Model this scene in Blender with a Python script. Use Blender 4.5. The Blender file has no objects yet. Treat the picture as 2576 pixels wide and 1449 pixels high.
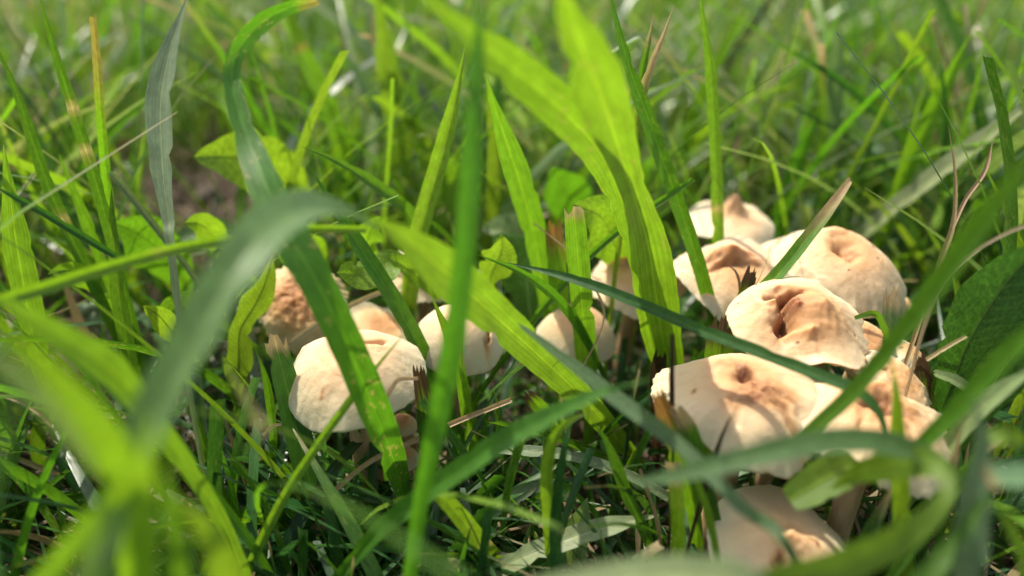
import bpy, math, random
import numpy as np
from mathutils import Vector, noise, Euler, Matrix

R = math.radians
SC = bpy.context.scene
COL = SC.collection
RNG = random.Random(7)

# ------------------------------------------------------------------ camera, sky, sun, exposure
CAM_Z, PITCH, FPX = 0.115, R(27.0), 1873.0          # metres, down-tilt, focal length in photo units (2576 wide)
cam = bpy.data.cameras.new('camera')
camo = bpy.data.objects.new('camera', cam)
COL.objects.link(camo)
camo.location = (0, 0, CAM_Z)
camo.rotation_euler = (R(90) - PITCH, 0, 0)
cam.sensor_width = 36.0
cam.lens = 36.0 * FPX / 2576.0
cam.clip_start = 0.002
cam.clip_end = 400.0
cam.dof.use_dof = True
cam.dof.focus_distance = 0.141
cam.dof.aperture_fstop = 7.0
SC.camera = camo

SUN_EL, SUN_AZ = R(60), R(-44)                        # azimuth from straight ahead, negative = to the left
world = bpy.data.worlds.new('World')
SC.world = world
world.use_nodes = True
nt = world.node_tree
sky = nt.nodes.new('ShaderNodeTexSky')
sky.sky_type = 'NISHITA'
sky.sun_disc = False
sky.sun_elevation = SUN_EL
sky.sun_rotation = SUN_AZ
sky.dust_density = 2.5
hsv = nt.nodes.new('ShaderNodeHueSaturation')                # thin bright haze: a paler, less blue sky
hsv.inputs['Saturation'].default_value = 0.55
nt.links.new(sky.outputs[0], hsv.inputs['Color'])
nt.links.new(hsv.outputs[0], nt.nodes['Background'].inputs[0])
nt.nodes['Background'].inputs[1].default_value = 0.15
sun = bpy.data.lights.new('sun', 'SUN')
sun.energy = 3.9
sun.angle = R(0.8)
sun.color = (1.0, 0.92, 0.78)
suno = bpy.data.objects.new('sun', sun)
COL.objects.link(suno)
SDIR = Vector((math.sin(SUN_AZ) * math.cos(SUN_EL), math.cos(SUN_AZ) * math.cos(SUN_EL), math.sin(SUN_EL)))
suno.rotation_euler = SDIR.to_track_quat('Z', 'Y').to_euler()
SC.view_settings.view_transform = 'Standard'
SC.view_settings.look = 'None'
SC.view_settings.exposure = 0.72
SC.view_settings.gamma = 1.0
SC.render.engine = 'CYCLES'
SC.cycles.use_denoising = True
SC.cycles.max_bounces = 10
SC.cycles.diffuse_bounces = 5
SC.cycles.transmission_bounces = 6
SC.cycles.sample_clamp_indirect = 6.0

# ------------------------------------------------------------------ helpers
FWD = Vector((0, math.cos(PITCH), -math.sin(PITCH)))
UP = Vector((0, math.sin(PITCH), math.cos(PITCH)))
EYE = Vector((0, 0, CAM_Z))

def at(px, py, Y):
    """the point of the place that stands Y metres ahead, and the metres one photo unit spans there"""
    d = FWD + Vector((1, 0, 0)) * ((px - 1288.0) / FPX) - UP * ((py - 724.5) / FPX)
    t = Y / d.y
    return EYE + d * t, t / FPX

def link(name, me, mat, parent=None):
    o = bpy.data.objects.new(name, me)
    COL.objects.link(o)
    if mat is not None:
        me.materials.append(mat)
    if parent is not None:
        o.parent = parent
    return o

def tag(o, label=None, cat=None, group=None, kind=None):
    if label: o['label'] = label
    if cat: o['category'] = cat
    if group: o['group'] = group
    if kind: o['kind'] = kind
    return o

def empty(name, loc, label, cat, group=None):
    o = bpy.data.objects.new(name, None)
    o.empty_display_size = 0.004
    o.location = loc
    COL.objects.link(o)
    return tag(o, label, cat, group)

def grid_mesh(name, V, ncol, cols=None, uvs=None, wrap=False, smooth=True):
    """V: (rows, ncol, 3) array -> quad sheet; cols (rows,ncol,4); uvs (rows,ncol,2)"""
    nr = V.shape[0]
    co = V.reshape(-1, 3)
    i = np.arange(nr - 1)[:, None] * ncol + np.arange(ncol if wrap else ncol - 1)[None, :]
    j = np.arange(nr - 1)[:, None] * ncol + (np.arange(ncol if wrap else ncol - 1)[None, :] + 1) % ncol
    F = np.stack([i, j, j + ncol, i + ncol], -1).reshape(-1, 4)
    return raw_mesh(name, co, F, None if cols is None else cols.reshape(-1, 4), None if uvs is None else uvs.reshape(-1, 2), smooth)

def raw_mesh(name, co, F, cols=None, uvs=None, smooth=True):
    co = np.asarray(co, dtype=np.float32); F = np.asarray(F, dtype=np.int32)
    me = bpy.data.meshes.new(name)
    k = F.shape[1]
    me.vertices.add(len(co)); me.vertices.foreach_set('co', co.ravel())
    me.loops.add(F.size); me.loops.foreach_set('vertex_index', F.ravel())
    me.polygons.add(len(F))
    me.polygons.foreach_set('loop_start', np.arange(0, F.size, k, dtype=np.int32))
    me.polygons.foreach_set('loop_total', np.full(len(F), k, dtype=np.int32))
    me.polygons.foreach_set('use_smooth', np.full(len(F), smooth, dtype=bool))
    if cols is not None:
        a = me.color_attributes.new('col', 'FLOAT_COLOR', 'POINT')
        a.data.foreach_set('color', np.asarray(cols, dtype=np.float32).ravel())
    if uvs is not None:
        u = me.uv_layers.new(name='UVMap')
        u.data.foreach_set('uv', np.asarray(uvs, dtype=np.float32)[F.ravel()].ravel())
    me.update(calc_edges=True)
    me.validate()
    return me

def catmull(P, n):
    """P: (k, m) control rows -> (n, m) points, centripetal-ish uniform Catmull-Rom"""
    P = np.asarray(P, dtype=float)
    if len(P) == 2:
        t = np.linspace(0, 1, n)[:, None]
        return P[0] * (1 - t) + P[1] * t
    Q = np.vstack([2 * P[0] - P[1], P, 2 * P[-1] - P[-2]])
    seg = np.linalg.norm(np.diff(P[:, :3], axis=0), axis=1)
    cum = np.concatenate([[0], np.cumsum(seg)])
    out = []
    for s in np.linspace(0, cum[-1], n):
        i = min(np.searchsorted(cum, s, side='right') - 1, len(P) - 2)
        u = (s - cum[i]) / max(seg[i], 1e-9)
        p0, p1, p2, p3 = Q[i], Q[i + 1], Q[i + 2], Q[i + 3]
        out.append(0.5 * (2 * p1 + (p2 - p0) * u + (2 * p0 - 5 * p1 + 4 * p2 - p3) * u * u + (3 * p1 - p0 - 3 * p2 + p3) * u ** 3))
    return np.array(out)

# ------------------------------------------------------------------ materials
def new_mat(name):
    m = bpy.data.materials.new(name)
    m.use_nodes = True
    m.node_tree.nodes.clear()
    return m, m.node_tree

def N(nt, typ, **kw):
    n = nt.nodes.new(typ)
    for k, v in kw.items():
        if k in n.inputs: n.inputs[k].default_value = v
        else: setattr(n, k, v)
    return n

def mathn(nt, op, a, b=None, clamp=False):
    n = nt.nodes.new('ShaderNodeMath'); n.operation = op; n.use_clamp = clamp
    for i, x in enumerate((a, b)):
        if x is None: continue
        if isinstance(x, (int, float)): n.inputs[i].default_value = x
        else: nt.links.new(x, n.inputs[i])
    return n.outputs[0]

def mixc(nt, fac, a, b, blend='MIX'):
    n = nt.nodes.new('ShaderNodeMix'); n.data_type = 'RGBA'; n.blend_type = blend
    for s, x in ((n.inputs[0], fac), (n.inputs[6], a), (n.inputs[7], b)):
        if isinstance(x, (int, float)): s.default_value = x
        elif isinstance(x, tuple): s.default_value = x if len(x) == 4 else (*x, 1)
        else: nt.links.new(x, s)
    return n.outputs[2]

def ramp(nt, fac, stops):
    n = nt.nodes.new('ShaderNodeValToRGB')
    el = n.color_ramp.elements
    while len(el) < len(stops): el.new(0.5)
    for e, (p, c) in zip(el, stops):
        e.position = p
        e.color = (*c, 1) if len(c) == 3 else c
    nt.links.new(fac, n.inputs[0])
    return n.outputs[0]

def grass_material(name, rough=0.42, trans=0.5, vein=1.0, tint=(1.72, 1.68, 0.36), leafvein=False):
    m, t = new_mat(name)
    out = N(t, 'ShaderNodeOutputMaterial')
    attr = N(t, 'ShaderNodeAttribute', attribute_name='col')
    uv = N(t, 'ShaderNodeUVMap')
    sep = N(t, 'ShaderNodeSeparateXYZ'); t.links.new(uv.outputs[0], sep.inputs[0])
    inf = N(t, 'ShaderNodeObjectInfo')
    u, v = sep.outputs[0], sep.outputs[1]
    # lengthwise veins: fine irregular stripes plus a pale midrib
    cmb = N(t, 'ShaderNodeCombineXYZ')
    t.links.new(mathn(t, 'MULTIPLY', u, 26.0), cmb.inputs[0])
    t.links.new(mathn(t, 'MULTIPLY', v, 0.35), cmb.inputs[1])
    t.links.new(mathn(t, 'MULTIPLY', inf.outputs['Random'], 57.0), cmb.inputs[2])
    nz = N(t, 'ShaderNodeTexNoise', Scale=1.0, Detail=2.0, Roughness=0.6)
    t.links.new(cmb.outputs[0], nz.inputs['Vector'])
    saw = mathn(t, 'SINE', mathn(t, 'MULTIPLY', u, 6.2832 * 8.5))
    stripe = mathn(t, 'ADD', mathn(t, 'MULTIPLY', saw, 0.11), mathn(t, 'MULTIPLY', mathn(t, 'SUBTRACT', nz.outputs[0], 0.5), 1.5))
    rib = mathn(t, 'MULTIPLY', mathn(t, 'SUBTRACT', 1.0, mathn(t, 'MULTIPLY', mathn(t, 'ABSOLUTE', mathn(t, 'SUBTRACT', u, 0.5)), 22.0)), 1.0, True)
    # slow mottling along the blade
    cm2 = N(t, 'ShaderNodeCombineXYZ')
    t.links.new(mathn(t, 'MULTIPLY', u, 2.0), cm2.inputs[0])
    t.links.new(mathn(t, 'MULTIPLY', v, 1.1), cm2.inputs[1])
    t.links.new(mathn(t, 'MULTIPLY', inf.outputs['Random'], 31.0), cm2.inputs[2])
    nz2 = N(t, 'ShaderNodeTexNoise', Scale=1.6, Detail=4.0, Roughness=0.65)
    t.links.new(cm2.outputs[0], nz2.inputs['Vector'])
    mot = mathn(t, 'ADD', 0.46, mathn(t, 'MULTIPLY', nz2.outputs[0], 1.08))
    base = mixc(t, 1.0, attr.outputs['Color'], mixc(t, 1.0, (1, 1, 1), mot, 'MULTIPLY'), 'MULTIPLY')
    val = mathn(t, 'ADD', 1.0, mathn(t, 'MULTIPLY', stripe, 0.55 * vein))
    base = mixc(t, 1.0, base, mixc(t, 1.0, (1, 1, 1), val, 'MULTIPLY'), 'MULTIPLY')
    base = mixc(t, mathn(t, 'MULTIPLY', rib, 0.45 * vein), base, mixc(t, 1.0, base, (2.3, 1.9, 1.3), 'MULTIPLY'))
    # chewed / bleached pale specks, amount in the attribute's alpha
    nz3 = N(t, 'ShaderNodeTexNoise', Scale=2.6, Detail=2.0)
    t.links.new(cm2.outputs[0], nz3.inputs['Vector'])
    sp = mathn(t, 'MULTIPLY', mathn(t, 'SUBTRACT', nz3.outputs[0], 0.61), 14.0, True)
    sp = mathn(t, 'MULTIPLY', sp, attr.outputs['Alpha'], True)
    base = mixc(t, sp, base, (0.42, 0.40, 0.14))
    bump = N(t, 'ShaderNodeBump', Strength=0.35 * vein, Distance=0.0002)
    t.links.new(stripe, bump.inputs['Height'])
    if leafvein:                                     # side veins running out from the midrib
        ab = mathn(t, 'ABSOLUTE', mathn(t, 'SUBTRACT', u, 0.5))
        ph = mathn(t, 'ADD', mathn(t, 'SUBTRACT', mathn(t, 'MULTIPLY', v, 5.0), mathn(t, 'MULTIPLY', ab, 4.5)), mathn(t, 'MULTIPLY', nz2.outputs[0], 1.2))
        sv = mathn(t, 'POWER', mathn(t, 'ABSOLUTE', mathn(t, 'SINE', mathn(t, 'MULTIPLY', ph, 3.1416))), 14.0)
        base = mixc(t, mathn(t, 'MULTIPLY', sv, 0.4), base, mixc(t, 1.0, base, (1.9, 1.6, 1.4), 'MULTIPLY'))
        mp3 = N(t, 'ShaderNodeTexNoise', Scale=14.0, Detail=4.0); t.links.new(cm2.outputs[0], mp3.inputs['Vector'])
        base = mixc(t, 1.0, base, ramp(t, mp3.outputs[0], [(0.3, (0.6, 0.6, 0.6)), (0.7, (1.3, 1.3, 1.2))]), 'MULTIPLY')
    pr = N(t, 'ShaderNodeBsdfPrincipled', Roughness=rough)
    t.links.new(mathn(t, 'ADD', rough, mathn(t, 'MULTIPLY', mathn(t, 'SUBTRACT', nz2.outputs[0], 0.5), 0.6), True), pr.inputs['Roughness'])
    pr.inputs['Specular IOR Level'].default_value = 0.45
    t.links.new(base, pr.inputs['Base Color']); t.links.new(bump.outputs[0], pr.inputs['Normal'])
    tr = N(t, 'ShaderNodeBsdfTranslucent')
    sb = N(t, 'ShaderNodeSeparateColor'); t.links.new(base, sb.inputs[0])
    grn = mathn(t, 'DIVIDE', mathn(t, 'SUBTRACT', sb.outputs[1], sb.outputs[0]), mathn(t, 'MAXIMUM', sb.outputs[1], 0.001), True)
    grn = mathn(t, 'MULTIPLY', grn, 1.9, True)
    t.links.new(mixc(t, 1.0, base, mixc(t, grn, (1.05, 0.95, 0.75), tint), 'MULTIPLY'), tr.inputs['Color'])
    mx = N(t, 'ShaderNodeMixShader'); mx.inputs[0].default_value = trans
    t.links.new(pr.outputs[0], mx.inputs[1]); t.links.new(tr.outputs[0], mx.inputs[2])
    t.links.new(mx.outputs[0], out.inputs[0])
    return m

M_GRASS = grass_material('grass_blade')
M_GREYSHEEN = grass_material('grey_sheen_blade', rough=0.44, trans=0.32, vein=0.9)  # grey blades: own tone plus sky reflection put into the colour
M_LAWN = grass_material('lawn_grass', rough=0.27, vein=0.4)
M_STRAW = grass_material('dry_straw', rough=0.7, trans=0.25, vein=1.1, tint=(1.2, 1.0, 0.8))
M_LEAF = grass_material('weed_leaf', rough=0.5, trans=0.5, vein=0.15, leafvein=True)

def cap_material():
    m, t = new_mat('mushroom_cap')
    out = N(t, 'ShaderNodeOutputMaterial')
    attr = N(t, 'ShaderNodeAttribute', attribute_name='col')
    tc = N(t, 'ShaderNodeTexCoord')
    n1 = N(t, 'ShaderNodeTexNoise', Scale=190.0, Detail=5.0, Roughness=0.6); t.links.new(tc.outputs['Object'], n1.inputs['Vector'])
    n2 = N(t, 'ShaderNodeTexNoise', Scale=900.0, Detail=7.0, Roughness=0.65); t.links.new(tc.outputs['Object'], n2.inputs['Vector'])
    n3 = N(t, 'ShaderNodeTexNoise', Scale=420.0, Detail=5.0, Roughness=0.7); t.links.new(tc.outputs['Object'], n3.inputs['Vector'])
    sep = N(t, 'ShaderNodeSeparateColor'); t.links.new(attr.outputs['Color'], sep.inputs[0])
    tan = mathn(t, 'ADD', sep.outputs[0], mathn(t, 'MULTIPLY', mathn(t, 'SUBTRACT', n1.outputs[0], 0.5), 0.32), True)
    base = ramp(t, tan, [(0.0, (0.75, 0.59, 0.40)), (0.25, (0.70, 0.47, 0.27)), (0.5, (0.60, 0.34, 0.155)), (1.0, (0.40, 0.19, 0.075))])
    st = mathn(t, 'MULTIPLY', sep.outputs[1], mathn(t, 'MULTIPLY', mathn(t, 'SUBTRACT', n3.outputs[0], 0.26), 3.6, True), True)
    base = mixc(t, st, base, (0.20, 0.075, 0.035))
    # a few tiny dark pits
    vo = N(t, 'ShaderNodeTexVoronoi', Scale=260.0); t.links.new(tc.outputs['Object'], vo.inputs['Vector'])
    pit = mathn(t, 'MULTIPLY', mathn(t, 'SUBTRACT', 0.13, vo.outputs['Distance']), 12.0, True)
    sepc = N(t, 'ShaderNodeSeparateColor'); t.links.new(vo.outputs['Color'], sepc.inputs[0])
    pit = mathn(t, 'MULTIPLY', pit, mathn(t, 'GREATER_THAN', sepc.outputs[0], 0.70))
    base = mixc(t, mathn(t, 'MULTIPLY', pit, 0.65), base, (0.17, 0.08, 0.04))
    sm = N(t, 'ShaderNodeTexNoise', Scale=330.0, Detail=8.0, Roughness=0.75); t.links.new(tc.outputs['Object'], sm.inputs['Vector'])
    base = mixc(t, mathn(t, 'MULTIPLY', mathn(t, 'SUBTRACT', sm.outputs[0], 0.64), 5.0, True), base, (0.34, 0.21, 0.11))
    hgt = mathn(t, 'ADD', mathn(t, 'MULTIPLY', n2.outputs[0], 0.5), mathn(t, 'SUBTRACT', mathn(t, 'MULTIPLY', n1.outputs[0], 1.0), mathn(t, 'MULTIPLY', pit, 0.8)))
    bump = N(t, 'ShaderNodeBump', Strength=0.55, Distance=0.0006); t.links.new(hgt, bump.inputs['Height'])
    pr = N(t, 'ShaderNodeBsdfPrincipled', Roughness=0.58)
    pr.inputs['Specular IOR Level'].default_value = 0.3
    pr.inputs['Subsurface Weight'].default_value = 0.55
    pr.inputs['Subsurface Radius'].default_value = (1.0, 0.55, 0.28)
    pr.inputs['Subsurface Scale'].default_value = 0.0028
    t.links.new(base, pr.inputs['Base Color']); t.links.new(bump.outputs[0], pr.inputs['Normal'])
    t.links.new(pr.outputs[0], out.inputs[0])
    return m

def plain(name, c1, c2, scale, rough=0.7, sss=0.0, stretch=None, bumpd=0.0005):
    m, t = new_mat(name)
    out = N(t, 'ShaderNodeOutputMaterial')
    tc = N(t, 'ShaderNodeTexCoord')
    mp = N(t, 'ShaderNodeMapping')
    if stretch: mp.inputs['Scale'].default_value = stretch
    t.links.new(tc.outputs['Object'], mp.inputs['Vector'])
    n1 = N(t, 'ShaderNodeTexNoise', Scale=scale, Detail=6.0, Roughness=0.65); t.links.new(mp.outputs[0], n1.inputs['Vector'])
    base = ramp(t, n1.outputs[0], [(0.32, c1), (0.68, c2)])
    bump = N(t, 'ShaderNodeBump', Strength=0.6, Distance=bumpd); t.links.new(n1.outputs[0], bump.inputs['Height'])
    pr = N(t, 'ShaderNodeBsdfPrincipled', Roughness=rough)
    pr.inputs['Specular IOR Level'].default_value = 0.25
    if sss:
        pr.inputs['Subsurface Weight'].default_value = sss
        pr.inputs['Subsurface Radius'].default_value = (1.0, 0.5, 0.25)
        pr.inputs['Subsurface Scale'].default_value = 0.002
    t.links.new(base, pr.inputs['Base Color']); t.links.new(bump.outputs[0], pr.inputs['Normal'])
    t.links.new(pr.outputs[0], out.inputs[0])
    return m

M_CAP = cap_material()
M_GILL = plain('mushroom_gills', (0.62, 0.42, 0.22), (0.74, 0.56, 0.34), 300, 0.7, 0.4)
M_STEM = plain('mushroom_stem', (0.36, 0.22, 0.11), (0.55, 0.38, 0.22), 500, 0.7, 0.3, (1, 1, 0.15))
M_CLOD = plain('soil_clod', (0.06, 0.048, 0.038), (0.17, 0.14, 0.11), 500, 0.95)
M_BUD = plain('fuzzy_bud', (0.20, 0.27, 0.16), (0.34, 0.42, 0.28), 900, 0.8, 0.2)

def ground_material():
    m, t = new_mat('soil')
    out = N(t, 'ShaderNodeOutputMaterial')
    geo = N(t, 'ShaderNodeNewGeometry')
    n1 = N(t, 'ShaderNodeTexNoise', Scale=60.0, Detail=8.0, Roughness=0.7); t.links.new(geo.outputs['Position'], n1.inputs['Vector'])
    n2 = N(t, 'ShaderNodeTexNoise', Scale=700.0, Detail=6.0, Roughness=0.7); t.links.new(geo.outputs['Position'], n2.inputs['Vector'])
    base = ramp(t, n1.outputs[0], [(0.3, (0.045, 0.036, 0.026)), (0.55, (0.105, 0.082, 0.060)), (0.75, (0.18, 0.145, 0.11))])
    base = mixc(t, 1.0, base, ramp(t, n2.outputs[0], [(0.3, (0.45, 0.45, 0.45)), (0.7, (1.5, 1.45, 1.35))]), 'MULTIPLY')
    # turf takes over where single blades are too far to see
    ln = N(t, 'ShaderNodeVectorMath', operation='LENGTH'); t.links.new(geo.outputs['Position'], ln.inputs[0])
    far = mathn(t, 'MULTIPLY', mathn(t, 'SUBTRACT', ln.outputs['Value'], 1.6), 1.2, True)
    n4 = N(t, 'ShaderNodeTexNoise', Scale=30.0, Detail=6.0, Roughness=0.7); t.links.new(geo.outputs['Position'], n4.inputs['Vector'])
    base = mixc(t, far, base, ramp(t, n4.outputs[0], [(0.3, (0.03, 0.08, 0.015)), (0.7, (0.09, 0.17, 0.03))]))
    bump = N(t, 'ShaderNodeBump', Strength=0.9, Distance=0.002); t.links.new(n2.outputs[0], bump.inputs['Height'])
    pr = N(t, 'ShaderNodeBsdfPrincipled', Roughness=0.95)
    pr.inputs['Specular IOR Level'].default_value = 0.15
    t.links.new(base, pr.inputs['Base Color']); t.links.new(bump.outputs[0], pr.inputs['Normal'])
    t.links.new(pr.outputs[0], out.inputs[0])
    return m

# ------------------------------------------------------------------ ground
def build_ground():
    def axis(lo, hi, near_lo, near_hi, fine):
        a = list(np.arange(near_lo, near_hi, fine))
        s, x = fine, near_hi
        while x < hi: a.append(x); s *= 1.5; x += s
        a.append(hi)
        s, x = fine, near_lo - fine
        while x > lo: a.insert(0, x); s *= 1.5; x -= s
        a.insert(0, lo)
        return np.array(a)
    xs, ys = axis(-150, 150, -0.4, 0.4, 0.006), axis(-150, 250, -0.05, 0.7, 0.006)
    V = np.zeros((len(ys), len(xs), 3))
    for j, y in enumerate(ys):
        for i, x in enumerate(xs):
            near = abs(x) < 0.5 and -0.1 < y < 0.8
            V[j, i] = (x, y, (noise.noise((x * 25, y * 25, 1.0)) * 0.003 + noise.noise((x * 80, y * 80, 5.0)) * 0.0018 - 0.003) if near else -0.003)
    o = link('ground', grid_mesh('ground', V, len(xs)), ground_material())
    tag(o, 'dark brown soil under the grass and mushrooms', 'ground', kind='structure')
build_ground()

# ------------------------------------------------------------------ mushrooms
LEAVES = []
CAPS = []      # (px, py, half width, half height, Y) so that the loose lawn keeps off the caps

def make_mushroom(label, px, py, w, Y, h=0.5, tilt=15, roll=0, tan=0.4, feats=(), stains=(), rim=0.05, scallop=0.015,
                  wrinkle=0.02, lift=(), seed=1, stem_r=0.0019, aspect=0.9, power=2.3, group='cream mushrooms in the grass', asp_y=1.0, nsc=17, lean=0.25, gills=True, sc_dir=None, fshift=0.0):
    feats = [(f[0], f[1] + fshift, *f[2:]) for f in feats]; stains = [(f[0], f[1] + fshift, *f[2:]) for f in stains]
    C, upx = at(px, py, Y)
    Rr = w * 0.5 * upx
    CAPS.append((px, py, w * 0.5, w * 0.36, Y))
    rs = np.random.RandomState(seed)
    nr, na = 60, 192
    r = np.linspace(0.0, 1.0, nr)[:, None] ** 0.9
    a = (np.arange(na) / na * 2 * math.pi)[None, :]
    ph = rs.rand(12) * 6.283
    wav = rim * (0.6 * np.sin(2 * a + ph[0]) + 0.5 * np.sin(3 * a + ph[1]) + 0.4 * np.sin(5 * a + ph[2]))
    sc = scallop * (np.sin(nsc * a + ph[3] + 1.5 * np.sin(3 * a + ph[5])) * (0.6 + 0.4 * np.sin(4 * a + ph[6])) + 0.6 * np.sin((nsc * 2 + 3) * a + ph[4] + 2 * np.sin(2 * a)))
    if sc_dir is not None: sc = sc * (0.15 + 1.1 * np.exp(-(np.angle(np.exp(1j * (a - R(sc_dir)))) / 1.0) ** 2))
    rho = r * (1 + wav * r ** 2 + sc * r ** 8)
    U, Vv = rho * np.cos(a), rho * np.sin(a) * asp_y
    Z = h * (1 - r ** power) + 0 * a
    U0, V0 = U, Vv
    wp = np.array([[(noise.noise((U[i, j] * 3.5, Vv[i, j] * 3.5, seed * 1.3)) * .09 + noise.noise((U[i, j] * 9, Vv[i, j] * 9, seed * .7)) * .045,
                     noise.noise((U[i, j] * 3.5 + 9, Vv[i, j] * 3.5, seed * 2.3)) * .09 + noise.noise((U[i, j] * 9 + 5, Vv[i, j] * 9, seed * .9)) * .045) for j in range(na)] for i in range(nr)])
    UW, VW = U + wp[..., 0], Vv + wp[..., 1]
    zw = rim * 1.3 * (np.sin(2 * a + ph[7]) + 0.8 * np.sin(3 * a + ph[8]) + 0.5 * np.sin(6 * a + ph[9]))
    Z = Z + zw * r ** 3 + sc * 1.0 * np.sin(a * 1.0 + ph[10]) * r ** 6
    for (la, lw, amp) in lift:                       # part of the rim bent up (+) or down (-)
        d = np.angle(np.exp(1j * (a - R(la))))
        Z = Z + amp * np.exp(-(d / R(lw)) ** 2) * r ** 4
    for f in feats:                                  # dents (-) and swellings (+): u, v, size u, size v, turn, depth
        u0, v0, su, sv, rot, amp = f
        du, dv = UW - u0, VW - v0
        c, s = math.cos(R(rot)), math.sin(R(rot))
        x, y = du * c + dv * s, -du * s + dv * c
        e = (x / su) ** 2 + (y / sv) ** 2
        Z = Z + amp * (0.45 * np.exp(-e) + 0.6 * np.exp(-np.sqrt(e + 0.01) * 1.8))
    tn = tan * (0.16 + 1.2 * np.exp(-(r / 0.6) ** 2)) + 0 * a
    stn = np.zeros_like(tn)
    for (u0, v0, su, sv, rot, amp) in stains:
        du, dv = UW - u0, VW - v0
        c, s = math.cos(R(rot)), math.sin(R(rot))
        x, y = du * c + dv * s, -du * s + dv * c
        g = np.exp(-(x / su) ** 2 - (y / sv) ** 2)
        stn = np.maximum(stn, amp * g); tn = np.maximum(tn, min(1.0, amp) * 0.9 * np.exp(-((x / su) ** 2 + (y / sv) ** 2) * 0.35))
    # wrinkles
    for i in range(nr):
        for j in range(na):
            uu, vv = U[i, j], Vv[i, j]
            k = noise.noise((uu * 3.0 + seed * 3.1, vv * 3.0, 0.3)) * 1.4 + noise.noise((uu * 7 + seed, vv * 7, 2.2)) * 0.55 + noise.noise((uu * 16, vv * 16, seed * 1.7)) * 0.20
            rad = noise.noise((math.cos(a[0, j]) * 7 + seed, math.sin(a[0, j]) * 7, r[i, 0] * 0.9)) * r[i, 0] ** 2
            fine = noise.noise((uu * 24 + seed, vv * 24, 4.4)) * 0.6 + noise.noise((uu * 11, vv * 11 + seed, 7.7))
            stria = noise.noise((math.cos(a[0, j]) * 16, math.sin(a[0, j]) * 16, seed + r[i, 0] * 0.5)) * max(0.0, r[i, 0] - 0.35)
            Z[i, j] += wrinkle * (k + 0.9 * rad) + 0.032 * stn[i, j] * fine + 0.016 * min(1.0, scallop / 0.022) * stria
    rot = Euler((R(tilt), R(roll), 0), 'XYZ').to_matrix()
    rotn = np.array(rot)
    mid = h * 0.42
    def place(u, v, z): return np.stack([u, v, z - mid], -1) * Rr @ rotn.T
    topv = place(U, Vv, Z)
    thick = 0.024 + 0.16 * (1 - r) ** 1.2
    U2, V2 = U * 0.985, Vv * 0.985
    Zb = Z - thick
    bot = place(U2[::-1], V2[::-1], Zb[::-1])
    midr = place(U[-1:] * 1.004, Vv[-1:] * 1.004, Z[-1:] - 0.017)
    A = np.concatenate([topv, midr, bot], 0)
    c4 = np.stack([tn, stn, 0 * tn, 0 * tn + 1], -1)
    c4 = np.concatenate([c4, c4[-1:] * 0.8, c4[::-1]], 0)
    base = Vector((C.x, C.y + lean * 0.0, 0.0))
    # stem foot: below the middle of the cap, leaning a little
    neck = C + rot @ Vector((0, 0, (h - mid - 0.25) * Rr))
    foot = Vector((neck.x + rs.uniform(-1, 1) * 0.003, neck.y + rs.uniform(0, 1) * 0.003, -0.003))
    root = empty('mushroom', foot, label, 'mushroom', group)
    off = np.array(C - foot)
    cap = link('cap', grid_mesh('cap', A + off, na, c4, None, wrap=True), M_CAP, root)
    # gills: thin radial plates under the cap
    if gills:
        ng = 46
        co, fa = [], []
        rr_ = np.linspace(0.14, 0.97, 9)
        for g in range(ng):
            j = int(g / ng * na)
            short = 0.14 if g % 2 == 0 else 0.55
            rk = np.linspace(short, 0.975, 8)
            b0 = len(co)
            for q in rk:
                i = min(range(nr), key=lambda k: abs(r[k, 0] - q))
                dep = 0.13 * math.sin(math.pi * min(1, (q - short + 0.03) / (1.0 - short))) ** 0.6 + 0.01
                for side in (-1, 1):
                    for dz in (0.012, -dep):
                        du = -math.sin(a[0, j]) * 0.006 * side; dv = math.cos(a[0, j]) * 0.006 * side
                        co.append((U2[i, j] + du, V2[i, j] + dv, Zb[i, j] + dz))
            for k in range(7):
                b = b0 + 4 * k
                fa += [(b, b + 4, b + 5, b + 1), (b + 2, b + 3, b + 7, b + 6), (b + 1, b + 5, b + 7, b + 3)]
            fa.append((b0 + 28, b0 + 30, b0 + 31, b0 + 29))
        co = np.array(co)
        P = place(co[:, 0], co[:, 1], co[:, 2]) + off
        tag(link('gills', raw_mesh('gills', P, fa, None, None, False), M_GILL, root), kind='stuff')
    # stem
    n2 = 14
    k1 = foot.lerp(neck, 0.5) + Vector((rs.uniform(-1, 1) * 0.002, rs.uniform(-1, 1) * 0.002, 0))
    pts = catmull([tuple(foot), tuple(k1), tuple(neck)], 18)
    ring = []
    for i, p in enumerate(pts):
        q = i / 17
        rad = stem_r * (1.15 - 0.35 * q + 0.25 * max(0, q - 0.85) / 0.15) * (1 + 0.06 * math.sin(9 * q + seed))
        ring.append([(p[0] + rad * math.cos(b), p[1] + rad * math.sin(b), p[2]) for b in np.arange(n2) / n2 * 2 * math.pi])
    link('stem', grid_mesh('stem', np.array(ring) - np.array(foot), n2, wrap=True), M_STEM, root)
    return root

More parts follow.
